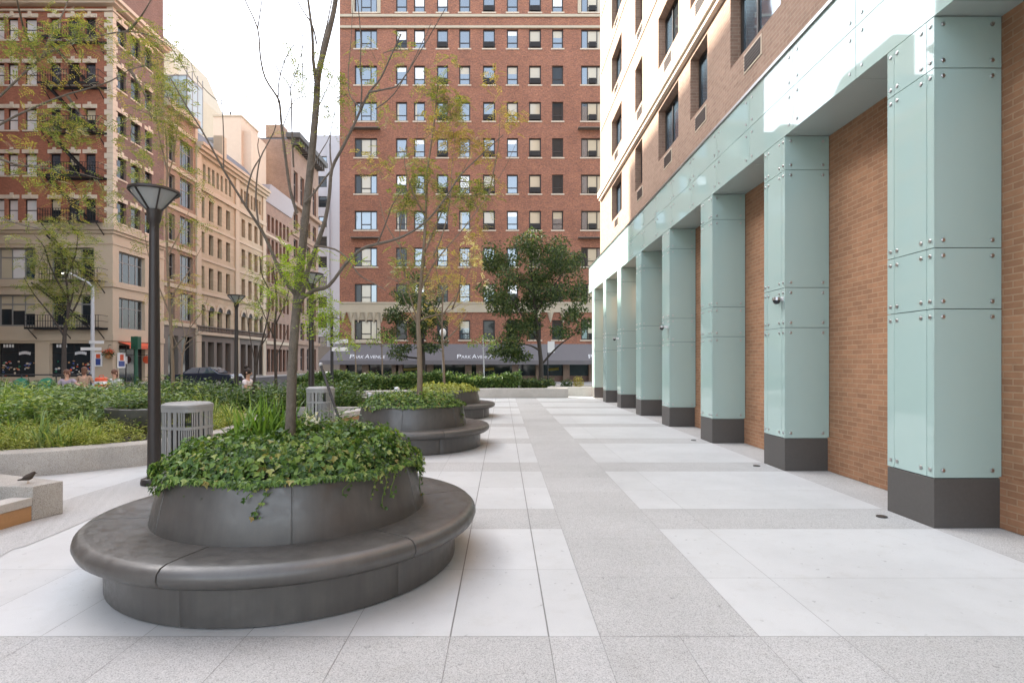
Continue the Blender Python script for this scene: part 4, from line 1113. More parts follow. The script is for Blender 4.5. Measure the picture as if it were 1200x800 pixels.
for x, y in scatter(bedpoly, 5600, (-15, -4.8), (6.3, 15)):
    if x < -.92*y-1.2: continue
    e = edge_d(x, y); nz = math.sin(x*1.7+y*.9)+math.sin(y*2.3-x*.6)
    if e < 1.15+.35*nz:
        hh = R.uniform(.1, .22)+min(e, .9)*.16
        for k in range(4): sprig(lime, Vector((x+R.uniform(-.1,.1), y+R.uniform(-.1,.1), .28)), hh*R.uniform(.7, 1.2), 9, .08, .024, .8)
        if R.random() < .1:
            a0 = R.uniform(0, 6.28)
            for k in range(6): strap(mid, Vector((x, y, .28)), a0+k*1.05+R.uniform(-.3,.3), R.uniform(.3, .5), R.uniform(.3, .7), .025, 4)
        continue
    d = drift(x, y); hh = (.2+.13*min(e, 2.6)+.05*d)*R.choice((.6,.8,1,1.1,1.25,1.5))
    if d > .9:
        if R.random() < .5:
            a0 = R.uniform(0, 6.28)
            for k in range(8): strap(mid, Vector((x, y, .28)), a0+k*.785+R.uniform(-.3,.3), hh*R.uniform(.9, 1.5), R.uniform(.3, .8), .03, 4)
    elif d > -.3: sprig(mid, Vector((x, y, .28)), hh, 12, .19, .095, .5)
    elif d > -1.2: sprig(tall, Vector((x, y, .28)), hh*1.1, 12, .18, .075, .45)
    else: sprig(mid, Vector((x, y, .28)), hh*.9, 16, .09, .045, .6)
for _ in range(70):                  # fountains of longer grass
    (x, y), = scatter(bedpoly, 1, (-13, -5.2), (7.6, 14.6)); q = R.choice((mid, mid, tall)); L_ = R.uniform(.45, .95)
    for k in range(26): strap(q, Vector((x+R.uniform(-.1,.1), y+R.uniform(-.1,.1), .26)), R.uniform(0, 6.28), L_*R.uniform(.6, 1.1), R.uniform(.25, .75), .024, 5)
o = lime.build('groundcover', 'bed_lime'); tag(o, 'yellow green feathery groundcover along the curved seat wall', 'groundcover', kind='stuff')
o = mid.build('bed_plants', 'bed_green'); tag(o, 'mixed green leafy plants filling the left planting bed', 'bed plants', kind='stuff')
o = tall.build('bed_plants', 'bed_blue'); tag(o, 'drifts of bluish green plants in the left planting bed', 'bed plants', kind='stuff')
# planting behind, up to the street
back = MB()
for _ in range(3000):
    x, y = R.uniform(-19.5, -4.6), R.uniform(14.2, 18.6)
    if x < -.95*y or (y < 16 and x > -5.6): continue
    hh = (.52 if x < -.72*y else .66)+.1*math.sin(x*1.1)+.12*math.sin(y*1.9+x*.4)+R.choice((-.25,-.12,0,.05,.12,.2,.28))
    if R.random() < .25:
        a0 = R.uniform(0, 6.28)
        for k in range(8): strap(back, Vector((x, y, .2)), a0+k*.785, hh*R.uniform(.9, 1.4), R.uniform(.2, .7), .03, 4)
    else: sprig(back, Vector((x, y, .12)), hh, 14, .2, .1, .4)
o = back.build('shrub_planting', 'hedge'); tag(o, 'deep green shrub planting behind the left bed, below the street chairs', 'shrub planting', kind='stuff')
g = MB(); g.box(-20, 14.2, .004, -4.9, 18.7, .16); struct(g.build('bed_soil', 'soil'))
# low hedge at the far side of the plaza
def hedge(x0, x1, y0, y1, h, n, L, label, mat='hedge', seed=0):
    g = MB()
    for _ in range(n):
        x, y = R.uniform(x0, x1), R.uniform(y0, y1)
        top = h*(.82+.14*math.sin(x*1.3+seed)+.12*math.sin(x*3.7+y*2)+.06*math.sin(x*9))
        z = top*R.random()**.35
        if R.random() < .45: y = y0+R.uniform(0, .25)
        leaf(g, Vector((x, y, .06+z)), rdir()+Vector((0,-.3,.35)), Vector((0,-.4,1))+rdir()*.5, L*R.uniform(.6, 1.2), L*.5)
    for _ in range(int(n/60)):
        sprig(g, Vector((R.uniform(x0, x1), R.uniform(y0, y1), h*.6)), h*R.uniform(.35, .6), 8, L, L*.45, .3)
    o = g.build('hedge', mat); tag(o, label, 'hedge')
    c = MB(); c.box(x0+.12, y0+.28, .01, x1-.12, y1-.1, h*.62); c.build('stems', 'soil', o)
    return o
hedge(-10.5, .9, 27.2, 29.8, 1.02, 15000, .17, 'long low green hedge along the street side of the plaza')
hedge(.95, 2.6, 27.7, 29.8, .78, 2600, .15, 'darker low shrubs at the right end of the long hedge', 'dark_leaf', 2)
for i, (px, h) in enumerate(((644,.55),(664,.5),(677,.7))):
    x = (px-VX)*29.3/F
    t = thing('potted_shrub', (x, 29.3, .006), ('small potted shrub behind the low wall, left of three','small potted shrub behind the low wall, middle of three','reddish potted plant behind the low wall, right of three')[i], 'potted plant', 'potted shrubs by the awning')
    g = MB(); g.lathe([(.16,0),(.22,.3),(.2,.3)], 14); g.build('pot', 'plinth', t)
    g = MB(); clump(g, (0,0,.3+h*.4), (.3,.3,h*.45), 260, .12, .06); g.build('leaves', 'dark_leaf' if i < 2 else 'red_leaf' if 'red_leaf' in M else 'locust_gold', t)
# half-hidden dark round pot in the left bed
t = thing('round_pot', (POTC[0], POTC[1], .36), 'dark round pot half hidden in the left bed behind the lamp post', 'planter')
g = MB(); g.lathe([(.62,0),(.7,.2),(.72,.37),(.7,.385),(.64,.385),(.62,.3)], 36); g.build('pot', 'cast', t, smooth=True)
g = MB(); g.lathe([(.0,.36),(.62,.33)], 20, cap=False); g.build('soil', 'soil', t)
g = MB()
for k in range(120):
    a, r = R.uniform(0, 6.28), .62*R.random()**.5
    sprig(g, Vector((r*math.cos(a), r*math.sin(a), .3)), R.uniform(.2, .42), 10, .12, .06, .4)
o = g.build('pot_shrub', 'ivy'); o.location = t.location; tag(o, 'dark leafy shrub growing out of the half hidden round pot', 'plant')
# fountain trough block on the left edge
t = thing('stone_trough', (-4.7, 5.85, .009), 'speckled granite trough with an orange wooden side at the left edge', 'stone trough')
def tp(mb, name, mat, **kw): return mb.build(name, mat, t, off=t.location, **kw)
e_ = gr(75,602); c_ = gr(43,610); 
g = MB(); g.prism([(-4.65,5.87),(-5.66,6.25),(-9.0,7.2),(-9.0,5.62),(-5.05,5.62),(-4.745,5.6)], .01, .352); tp(g, 'end_block', 'seat_granite', bevel=.008)
g = MB(); g.prism([(-4.745,5.598),(-4.95,5.598),(-5.22,3.2),(-5.02,3.2)], .16, .245); tp(g, 'ledge', 'light_granite', bevel=.006)
g = MB(); g.prism([(-4.755,5.597),(-4.94,5.597),(-5.21,3.21),(-5.03,3.21)], .01, .158); tp(g, 'wood_side', 'wood')
g = MB(); g.prism([(-5.03,5.59),(-9,5.6),(-9,3.2),(-5.3,3.2)], .01, .1); tp(g, 'basin_floor', 'plinth')
# sparrow
b = thing('sparrow', (-4.93, 5.76, .354), 'small brown sparrow perched on the granite trough', 'bird', rz=math.radians(20))
g = MB(); g.tube([(-.085,0,.035),(-.05,0,.04),(-.025,0,.05),(.0,0,.058),(.022,0,.07),(.034,0,.084),(.046,0,.096),(.056,0,.1),(.066,0,.098)], [.006,.011,.025,.033,.032,.025,.021,.019,.008], 10); body = g.build('body', 'feather', b, smooth=True)
g = MB(); g.lathe([(.006,0),(.0005,.016)], 6); o = g.build('beak', 'grille', b); o.location = (.066,0,.098); o.rotation_euler = (0, math.radians(95), 0)
for s in (-1, 1):
    g = MB(); g.tube([(.0,s*.012,.03),(.004,s*.013,.0)], .0016, 5); g.tube([(-.006,s*.013,.001),(.018,s*.013,.001)], .0014, 5); g.build('leg', 'wood', b)
    g = MB(); g.add([(.02,s*.031,.072),(-.02,s*.036,.06),(-.065,s*.012,.042),(-.02,s*.031,.045)], [(0,1,2,3)]); g.build('wing', 'bark_dark', b)
    g = MB(); g.ball((.058, s*.015, .103), .003, 6, 4); g.build('eye', 'rubber', b)
# pair of far troughs and the ring fountain
t = thing('stone_trough', (-3.9, 13.7, .004), 'pale stone trough with a light wooden side behind the second bin', 'stone trough')
g = MB(); g.prism([(-3.62,14.95),(-3.62,15.15),(-5.6,15.15),(-5.6,14.95)], .01, .4); g.prism([(-3.98,13.2),(-3.62,14.94),(-3.9,14.94),(-4.25,13.2)], .24, .36); g.build('ledge', 'light_granite', t, off=t.location)
g = MB(); g.prism([(-4.0,13.22),(-3.65,14.93),(-3.88,14.93),(-4.22,13.22)], .01, .238); g.build('wood_side', 'wood', t, off=t.location)
t = thing('fountain', (-4.15, 20.9, .004), 'low round stone fountain basin with two white jets', 'fountain')
g = MB(); g.lathe([(2.55,0),(2.55,.42),(2.52,.45),(2.1,.45),(2.07,.42),(2.07,.2)], 48, cap=False); g.build('basin', 'light_granite', t, smooth=True)
g = MB(); g.lathe([(0,.3),(2.068,.3)], 40, cap=False); g.build('water', 'water', t)
for x, y, h in ((.28,-.6,.42),(-.75,-.5,.2),(-.15,-.9,.16)):
    g = MB(); g.lathe([(.1,0),(.07,h*.4),(.1,h*.75),(.09,h*.92),(.02,h)], 10); 
    for k in range(14): g.ball((R.uniform(-.16,.16), R.uniform(-.16,.16), R.uniform(.02,h)), R.uniform(.008,.018), 6, 4)
    o = g.build('water_jet', 'foam', t, smooth=True); o.location = (x, y, .3)
def wall_box(poly, h, label, mat='light_granite'):
    g = MB(); g.prism(poly, .009, h); return tag(g.build('low_wall', mat, bevel=.015), label, 'low wall')
wall_box([(-1.6,25.2),(3.0,25.3),(3.0,25.75),(-1.6,25.65)], .43, 'straight low granite wall in front of the far hedge')
wall_strip('low_wall', [(2.2,27.15),(3.0,26.6),(4.2,26.4),(5.4,26.6),(6.3,27.2)][::1], .45, .44, 'light_granite', 'curved low granite wall beside the far glass pier', cat='low wall')
wall_strip('low_wall', [(-12,19.2),(-9.6,19.2),(-8.0,19.6),(-7.0,20.3)], .4, .42, 'light_granite', 'short curved granite wall left of the fountain', cat='low wall')

# ------------------------------------------------------------------ lamps and bins
def make_lamp():
    t = bpy.data.objects.new('street_lamp', None); C.objects.link(t); t['category'] = 'street lamp'
    g = MB(); g.lathe([(.155,.002),(.16,.03),(.15,.075),(.11,.09)], 28); g.build('base_plate', 'lamp_metal', t, smooth=True)
    g = MB(); g.lathe([(.082,.09),(.077,.7),(.067,2.0),(.057,3.3),(.057,3.42),(.075,3.45),(.082,3.5),(.095,3.6)], 20); g.build('post', 'lamp_metal', t, smooth=True)
    n = 6; r0, r1, z0, z1 = .08, .285, 3.6, 3.83
    ang_ = [2*math.pi*(k+.25)/n for k in range(n)]
    g = MB()
    for k in range(n):
        a, b = ang_[k], ang_[(k+1) % n]
        p = lambda a, r, z: Vector((r*math.cos(a), r*math.sin(a), z))
        for q in range(4):
            a0, a1 = a+(b-a if b > a else b+2*math.pi-a)*q/4, a+(b-a if b > a else b+2*math.pi-a)*(q+1)/4
            g.quad(p(a0,r0,z0), p(a1,r0,z0), p(a1,r1-.01,z1), p(a0,r1-.01,z1))
    g.build('lamp_shade', 'lamp_glass', t)
    g = MB(); g.lathe([(0,3.81),(.13,3.83),(.25,3.826)], 24, cap=False); g.build('diffuser', 'lamp_glass', t, smooth=True)
    g = MB()
    for a in ang_: g.bar((r0*math.cos(a), r0*math.sin(a), z0-.01), (r1*math.cos(a), r1*math.sin(a), z1), .016, .022)
    g.build('rib', 'lamp_metal', t)
    g = MB(); g.lathe([(.264,3.83),(.29,3.82),(.304,3.833),(.30,3.86),(.264,3.856),(.264,3.83)], 36, cap=False); g.build('rim', 'lamp_metal', t, smooth=True)
    return t
lp = make_lamp(); LG = 'street lamps of the plaza'
for i, (x, y, z, lb) in enumerate(((-4.585,7.3,.009,'nearest dark street lamp with conical glass head, beside the grey bin'), (-9.55,19.9,.16,'slim dark street lamp rising from the far planting in front of the cream building'), (-4.86,14.1,.006,'dark street lamp just behind the trunk in the nearest planter'))):
    o = lp if i == 0 else copy_tree(lp); o.location = (x, y, z); tag(o, lb, 'street lamp', LG)
def make_bin():
    t = bpy.data.objects.new('litter_bin', None); C.objects.link(t)
    n = 44; w = .265; pts = []
    for k in range(n):
        a = 2*math.pi*k/n; c, s = math.cos(a), math.sin(a); e = .55
        pts.append((w*math.copysign(abs(c)**e, c), w*math.copysign(abs(s)**e, s)))
    g = MB()
    for k, (x, y) in enumerate(pts):
        if k in (37, 38, 39): z1 = .68
        else: z1 = .95
        x2, y2 = pts[(k+1) % n]; nx, ny = x/w*.012, y/w*.012
        mx, my = (x+x2)/2, (y+y2)/2; q = .62
        a = (mx+(x-mx)*q, my+(y-my)*q); b = (mx+(x2-mx)*q, my+(y2-my)*q)
        ln = math.hypot(mx, my); ox, oy = mx/ln*.012, my/ln*.012
        vs = [(a[0],a[1]),(b[0],b[1]),(b[0]+ox,b[1]+oy),(a[0]+ox,a[1]+oy)]
        g.add([(p[0],p[1],.06) for p in vs]+[(p[0],p[1],z1) for p in vs], [(0,3,2,1),(4,5,6,7),(0,1,5,4),(1,2,6,5),(2,3,7,6),(3,0,4,7)])
    g.build('slat', 'bin', t)
    def ring(z0, z1, s0=1.0, s1=1.06):
        g = MB(); vs = [(x*s, y*s, z) for (s, z) in ((s0,z0),(s1,z0),(s1,z1),(s0,z1)) for x, y in pts]; fs = []
        for j in range(4):
            for k in range(n): fs.append((j*n+k, j*n+(k+1) % n, ((j+1) % 4)*n+(k+1) % n, ((j+1) % 4)*n+k))
        g.add(vs, fs); return g
    for z0, z1 in ((.04,.09),(.66,.7),(.9,.955)): ring(z0, z1).build('band', 'bin', t)
    g = MB(); vs = [(x*s, y*s, z) for (s, z) in ((1.07,.955),(1.09,.97),(1.07,1.0),(.9,1.03)) for x, y in pts]; fs = []
    for j in range(3):
        for k in range(n): fs.append((j*n+k, j*n+(k+1) % n, (j+1)*n+(k+1) % n, (j+1)*n+k))
    fs += [tuple(range(3*n, 4*n)), tuple(reversed(range(n)))]; g.add(vs, fs); g.build('lid', 'bin', t, smooth=True)
    g = MB(); g.lathe([(.2,.03),(.225,.64)], 24); g.build('liner', 'bin_in', t)
    return t
bn = make_bin()
for i, (x, y, lb, rz) in enumerate(((-4.53,7.98,'nearest grey slatted litter bin, standing beside the lamp post',-.25),(-4.3,13.1,'farther grey slatted litter bin, partly behind the tree trunk',-.2))):
    o = bn if i == 0 else copy_tree(bn); o.location = (x, y, .006); o.rotation_euler.z = rz; tag(o, lb, 'litter bin', 'grey litter bins')
# leaning tree prop and sign posts
t = thing('tree_stake', at(376, 428, 5.3), 'thin black tree prop leaning across the gap beside the trunk', 'tree stake')
g = MB(); P0_, P1_ = at(376,428,5.6), at(404,510,5.0); g.tube([P0_, P1_], .013, 8); g.build('rod', 'iron', t, off=t.location)
g = MB(); g.ball(at(376,427,5.6), .022, 8, 6); g.build('cap', 'pole_grey', t, off=t.location)
def pole(name, px, ytop, d, r, mat, label, cat, zb=0.0):
    x = (px-VX)*d/F; t = thing(name, (x, d, zb), label, cat); h = H+(VY-ytop)*d/F-zb
    g = MB(); g.tube([(0,0,0),(0,0,h*.5),(0,0,h)], [r*1.15, r, r*.85], 10); g.build('post', mat, t, smooth=True); return t, h
t, h = pole('street_sign', 389, 366, 26, .07, 'iron', 'thin dark post carrying two small white street signs', 'street sign')
for k, dz in enumerate((1.35, 1.72)):
    g = MB(); g.box(.02, -.09, h-dz-.09, .78, -.072, h-dz+.09); g.build('sign_blade', 'white_paint', t)
t, h = pole('street_light', 108.5, 336, 38, .12, 'pole_grey', 'tall pale grey street light post in front of the corner building', 'street light', -.13)
g = MB(); g.tube([(0,0,h-.05),(-.25,0,h+.25),(-1.2,0,h+.75),(-1.5,0,h+.85)], [.08,.07,.06,.05], 8); g.build('arm', 'pole_grey', t, smooth=True)
g = MB(); g.ball((-1.75,0,h+.88), (.42,.16,.1), 10, 6); g.build('lamp_head', 'white_paint', t, smooth=True)
g = MB(); g.box(-.7,-.16,h-4.35,.7,-.13,h-4.15); g.box(-.1,-.2,h-3.9,.9,-.17,h-3.7); g.build('sign_blade', 'white_paint', t)
t, h = pole('green_post', 159.5, 394, 39.2, .12, 'green_pole', 'slim green signal post in front of the corner shop door', 'post', -.13)
g = MB(); g.box(-.24,-.2,h-.9,.24,.2,h-.02); g.box(-.05,-.4,h-.7,.05,-.2,h-.6); g.build('signal_box', 'green_pole', t)
t, h = pole('street_lamp', 519, 392, 33, .05, 'pole_grey', 'slender pale lamp post with a white bulb behind the farthest planter', 'street lamp')
g = MB(); g.ball((0,0,h+.12), (.2,.2,.26), 12, 8); g.build('globe', 'white_paint', t, smooth=True)
t, h = pole('sign_post', 642, 410, 42, .05, 'iron', 'dark post with a small white notice under the big dark tree', 'sign')
g = MB(); g.box(-.02,-.09,h-.2,.5,-.07,h+.65); g.build('notice', 'white_paint', t)
# rail fence along the street on the left
t = thing('rail_fence', (-21, 25.6, 0), 'thin black rail fence between the street chairs and the road', 'fence')
g = MB(); g.tube([(-6,0,1.05),(2.0,0,1.05)], .03, 6); g.tube([(-6,0,.5),(2.0,0,.5)], .025, 6); g.build('rail', 'iron', t)
for k in range(6): 
    g = MB(); g.tube([(-6+k*1.6,0,.005),(-6+k*1.6,0,1.08)], .03, 6); g.build('post', 'iron', t)

# ------------------------------------------------------------------ chairs, tables, car
def make_chair():
    t = bpy.data.objects.new('cafe_chair', None); C.objects.link(t)
    g = MB(); g.box(-.21,-.21,.435,.21,.21,.46); g.build('seat', 'green_paint', t, bevel=.01)
    g = MB()
    vs = []
    for k in range(13):
        a = math.pi*k/12; vs.append((.22*math.cos(a), .62+.3*math.sin(a)))
    o_ = [(.22,.5)]+vs+[(-.22,.5)]; m = len(o_)
    g.add([(x,.2+(z-.45)*.16,z) for x, z in o_]+[(x,.225+(z-.45)*.16,z) for x, z in o_], [tuple(range(m)), tuple(reversed(range(m, 2*m)))]+[(k,m+k,m+(k+1)%m,(k+1)%m) for k in range(m)])
    g.build('backrest', 'green_paint', t)
    for sx in (-1, 1):
        g = MB(); g.tube([(sx*.19,-.19,.44),(sx*.22,-.23,.0)], .013, 6); g.build('leg', 'green_pole', t)
        g = MB(); g.tube([(sx*.2,.27,.85),(sx*.19,.2,.44),(sx*.22,.25,.0)], .013, 6); g.build('leg', 'green_pole', t)
    return t
ch = make_chair()
spots = [(5,20.2,2.4,'leftmost green cafe chair beyond the left bed'),(19,20.6,.3,'tall green cafe chair between two others on the left'),(31,21.5,3.4,'green cafe chair beside the round table, seen from behind'),(47,20.3,.2,'green cafe chair in front of the beige pier'),(62,21.2,1.2,'rightmost green cafe chair, next to the woman in grey'),(90,22,2.6,'green cafe chair behind the outstretched arm')]
for i, (px, d, rz, lb) in enumerate(spots):
    o = ch if i == 0 else copy_tree(ch); o.location = ((px-VX)*d/F, d, .0); o.rotation_euler.z = rz
    tag(o, lb, 'chair', 'green chairs at the street side'); o.scale = (1.12,1.12,1.12)
t = thing('cafe_table', ((24-VX)*20/F, 20, 0), 'small green round cafe table among the green chairs', 'table')
g = MB(); g.lathe([(.38,.72),(.38,.745)], 24); g.build('tabletop', 'green_paint', t)
g = MB(); g.tube([(0,0,.72),(0,0,.03)], .03, 8); g.build('leg', 'green_pole', t)
g = MB(); g.lathe([(.25,0),(.2,.03)], 16); g.build('foot', 'green_pole', t)
t = thing('traffic_barrel', ((119-VX)*23/F, 23, 0), 'orange barrel with a white band behind the planting', 'traffic barrel')
g = MB(); g.lathe([(.3,0),(.3,.1),(.25,.1),(.24,.55),(.23,.95),(.17,1.0)], 20); g.build('body', 'red_paint', t, smooth=True)
g = MB(); g.lathe([(.247,.45),(.245,.58)], 20, cap=False); g.lathe([(.24,.72),(.238,.84)], 20, cap=False); g.build('band', 'white_paint', t)
g = MB(); g.tube([(-.08,0,1.0),(-.08,0,1.08),(.08,0,1.08),(.08,0,1.0)], .015, 6); g.build('handle', 'red_paint', t)
def make_car(loc, label):
    t = thing('parked_car', loc, label, 'car')
    pr = [(-2.2,.35),(-2.25,.7),(-2.1,.92),(-1.2,1.0),(-.55,1.42),(.6,1.46),(1.35,1.05),(2.1,.98),(2.25,.8),(2.25,.38)]
    g = MB(); n = len(pr)
    ws = [.78,.84,.86,.86,.66,.66,.84,.84,.82,.78]
    g.add([(x,-w,z) for (x,z),w in zip(pr,ws)]+[(x,w,z) for (x,z),w in zip(pr,ws)], [tuple(range(n)), tuple(reversed(range(n,2*n)))]+[(k,n+k,n+(k+1)%n,(k+1)%n) for k in range(n)])
    g.build('body', 'car', t, bevel=.05)
    def side(pts, s): return [(x, s*(.875-(z-1.0)*.47), z) for x, z in pts]
    for s in (-1, 1):
        for pts in ([(-1.0,1.04),(-.5,1.37),(.0,1.4),(.0,1.05)],[(.06,1.05),(.06,1.4),(.56,1.41),(1.15,1.08)]):
            g = MB(); g.add(side(pts, s), [(0,1,2,3)]); g.build('window', 'win', t)
        for x in (-1.4, 1.4):
            g = MB(); g.tube([(x,s*.62,.33),(x,s*.87,.33)], .33, 20); w = g.build('wheel', 'rubber', t)
            g = MB(); g.tube([(x,s*.86,.33),(x,s*.885,.33)], .2, 14); g.build('rim', 'steel', w)
        g = MB(); g.box(2.2,s*.75-.14,.7,2.28,s*.75+.14,.84); g.build('headlight', 'white_paint', t)
    for a, b in (((-1.18,1.03),(-.58,1.4)),((.64,1.44),(1.33,1.07))):
        g = MB(); o = .012; g.add([(a[0]+(-o if a[0]<0 else o),-.68,a[1]+o),(b[0]+(-o if b[0]<0 else o),-.62,b[1]+o),(b[0]+(-o if b[0]<0 else o),.62,b[1]+o),(a[0]+(-o if a[0]<0 else o),.68,a[1]+o)], [(0,1,2,3)]); g.build('windscreen', 'win', t)
    return t
make_car(((240-VX)*37.5/F, 37.5, -.135), 'dark blue car parked in the street behind the planting')

# ------------------------------------------------------------------ people
def skinned(name, pts, edges, rad, mat, parent, root=0, sub=2):
    me = bpy.data.meshes.new(name); bm = bmesh.new(); sl_ = bm.verts.layers.skin.verify(); vs = []
    for i, p in enumerate(pts):
        v = bm.verts.new(p); r = rad[i]; v[sl_].radius = (r, r) if not hasattr(r, '__len__') else r; v[sl_].use_root = (i == root); vs.append(v)
    for a, b in edges: bm.edges.new((vs[a], vs[b]))
    bm.to_mesh(me); bm.free(); me.materials.append(M[mat])
    o = bpy.data.objects.new(name, me); C.objects.link(o); o.parent = parent
    o.modifiers.new('skin', 'SKIN').use_smooth_shade = True
    s = o.modifiers.new('sub', 'SUBSURF'); s.levels = s.render_levels = sub
    return o
def person(loc, rz, label, top, hairm, arms, lean=0.0, z=0.0, bun=False, scale=1.0):
    """seated figure, facing +y locally; hip at 0.45 m"""
    t = thing('person', loc, label, 'person', rz=math.radians(rz)); t.scale = (scale,)*3
    L = lean; hp = Vector((0,0,.5)); ch_ = Vector((0,L*.7,.82)); nk = Vector((0,L,1.03)); hd = Vector((0,L+.02,1.2))
    P = [hp, hp+Vector((0,L*.4,.18)), ch_, nk, nk+Vector((0,.01,.06)), hd, hd+Vector((0,.01,.09))]; E_ = [(0,1),(1,2),(2,3),(3,4),(4,5),(5,6)]
    Rr = [(.15,.11),(.13,.1),(.155,.1),(.075,.065),(.05,.05),(.085,.1),(.068,.08)]
    for s in (-1, 1):
        i = len(P); P += [Vector((s*.17,L*.9,.98))]; Rr += [.06]; E_ += [(2,i)]
        el, wr = arms[0 if s < 0 else 1]; P += [Vector(el), Vector(wr)]; Rr += [.043,.03]; E_ += [(i,i+1),(i+1,i+2)]
        d = (Vector(wr)-Vector(el)).normalized(); pa_ = Vector(wr)+d*.07; P.append(pa_); Rr.append((.038,.02)); E_.append((i+2,i+3)); sd = d.cross(Vector((0,0,1))).normalized()
        for k, ln in enumerate((.075,.085,.08,.065)):
            j = len(P); P += [pa_+d*.035+sd*(k-1.5)*.02, pa_+d*(.035+ln)+sd*(k-1.5)*.023-Vector((0,0,.02))]; Rr += [.009,.007]; E_ += [(i+3,j),(j,j+1)]
        j = len(P); P += [Vector(wr)+d*.05+sd*.045*s, Vector(wr)+d*.09+sd*.065*s]; Rr += [.01,.008]; E_ += [(i+2,j),(j,j+1)]
        j = len(P); P += [Vector((s*.1,.02,.48)), Vector((s*.13,.44,.5)), Vector((s*.13,.46,.1)), Vector((s*.13,.6,.04))]; Rr += [.095,.065,.045,.035]; E_ += [(0,j),(j,j+1),(j+1,j+2),(j+2,j+3)]
    skinned('body', P, E_, Rr, 'skin', t)
    P2 = [hp+Vector((0,0,-.02)), P[1], ch_, nk-Vector((0,0,.03))]; R2 = [(.17,.13),(.148,.118),(.172,.118),(.085,.075)]; E2 = [(0,1),(1,2),(2,3)]
    for s in (-1, 1):
        i = len(P2); el = Vector(arms[0 if s < 0 else 1][0]); sh = Vector((s*.175,L*.9,.985)); P2 += [sh, sh.lerp(el, .7)]; R2 += [.075,.062]; E2 += [(2,i),(i,i+1)]
    skinned('shirt', P2, E2, R2, top, t)
    P3 = [hp]; R3 = [(.165,.125)]; E3 = []
    for s in (-1, 1):
        i = len(P3); P3 += [Vector((s*.1,.02,.48)), Vector((s*.13,.44,.5)), Vector((s*.13,.46,.14))]; R3 += [.11,.08,.06]; E3 += [(0,i),(i,i+1),(i+1,i+2)]
    skinned('trousers', P3, E3, R3, 'denim', t)
    g = MB(); c = hd+Vector((0,-.02,.055)); g.ball(c, (.105,.118,.12), 14, 9)
    g.ball(c+Vector((0,-.06,-.1)), (.085,.06,.12), 10, 7)
    if bun: g.ball(c+Vector((0,-.06,.15)), .06, 10, 7)
    g.build('hair', hairm, t, smooth=True)
    g = MB(); f = hd+Vector((0,.1,.0)); g.ball(f+Vector((0,.012,.005)), (.016,.024,.026), 8, 6); g.build('nose', 'skin', t, smooth=True)
    for s in (-1, 1):
        g = MB(); g.ball(f+Vector((s*.034,-.004,.035)), (.014,.008,.009), 8, 6); g.build('eye', 'hair', t)
        g = MB(); g.ball(hd+Vector((s*.095,.0,.02)), (.014,.026,.034), 8, 6); g.build('ear', 'skin', t, smooth=True)
    g = MB(); g.ball(f+Vector((0,.004,-.042)), (.028,.008,.008), 8, 6); g.build('mouth', 'wood', t)
    st = thing('stool', (loc[0], loc[1], loc[2]), 'plain dark seat under the '+label[:40].split(' with ')[0].replace('seated ', ''), 'seat')
    g = MB(); g.box(-.2,-.2,.36,.2,.2,.4); g.build('seat', 'green_pole', st, rz=math.radians(rz))
    for sx in (-1,1):
        for sy in (-1,1):
            g = MB(); g.tube([(sx*.17,sy*.17,.37),(sx*.19,sy*.19,.005)], .015, 6); g.build('leg', 'green_pole', st)
    return t
person(((288-VX)*17.3/F, 17.3, .07), -95, 'woman in a pinkish white top with dark hair in a bun', 'cloth_white', 'hair', (((-.26,.12,.75),(-.16,.36,.72)), ((.26,.14,.74),(.18,.4,.76))), lean=.06, bun=True)
person(((79-VX)*20/F, 20, .0), 195, 'woman in a grey mauve top with long brown hair', 'cloth_mauve', 'brown_hair', (((-.36,.12,.82),(-.62,.2,.75)), ((.27,.1,.72),(.2,.34,.7))), lean=.03)
person(((98-VX)*21.6/F, 21.6, .08), 20, 'man in a tan shirt seen from behind', 'cloth_tan', 'brown_hair', (((-.27,.1,.76),(-.2,.35,.74)), ((.27,.1,.76),(.2,.35,.74))), lean=.08)
person(((137-VX)*20.5/F, 20.5, .0), 170, 'man in a pale shirt resting his arms', 'cloth_pale', 'brown_hair', (((-.33,.06,.76),(-.2,.32,.72)), ((.33,.06,.76),(.2,.32,.72))), lean=.1)

# ------------------------------------------------------------------ trees
def tree(name, base, label, group=None, cat='tree'):
    return thing(name, base, label, cat, group)
def tpart(mb, t, name, mat, **kw): return mb.build(name, mat, t, off=t.location, **kw)
TW = MB()
def twigs(t, mat):
    if TW.v: tpart(TW, t, 'twig_sprays', mat)
    TW.v, TW.f = [], []
def px_spray(mb, px, d, rpx, n, L=.15, k=7, lw=.011, ll=.028, dd=.3):
    c = at(px[0], px[1], d); r = rpx*d/F
    for _ in range(max(2, int(n/9))):            # fine twigs that carry the leaves
        v = rdir(); v.z = abs(v.z)*.6; a = c-v*r*.9+rdir()*r*.3; m = c+rdir()*r*.25; e = c+v*r*1.0+rdir()*r*.4
        TW.tube([a, a.lerp(m, .5)+rdir()*r*.06, m, m.lerp(e, .5)+rdir()*r*.06, e], [r*.011+.002, r*.009+.0017, r*.007+.0014, r*.005+.001, .0008], 4, False)
    for _ in range(n):
        v = rdir(); q = c+Vector((v.x*r, v.y*max(r, dd), v.z*r*.85))*R.random()**.45
        e = rdir(); e.z = e.z*.5-.15
        frond(mb, q, e, L*R.uniform(.65, 1.2), k, lw, ll)
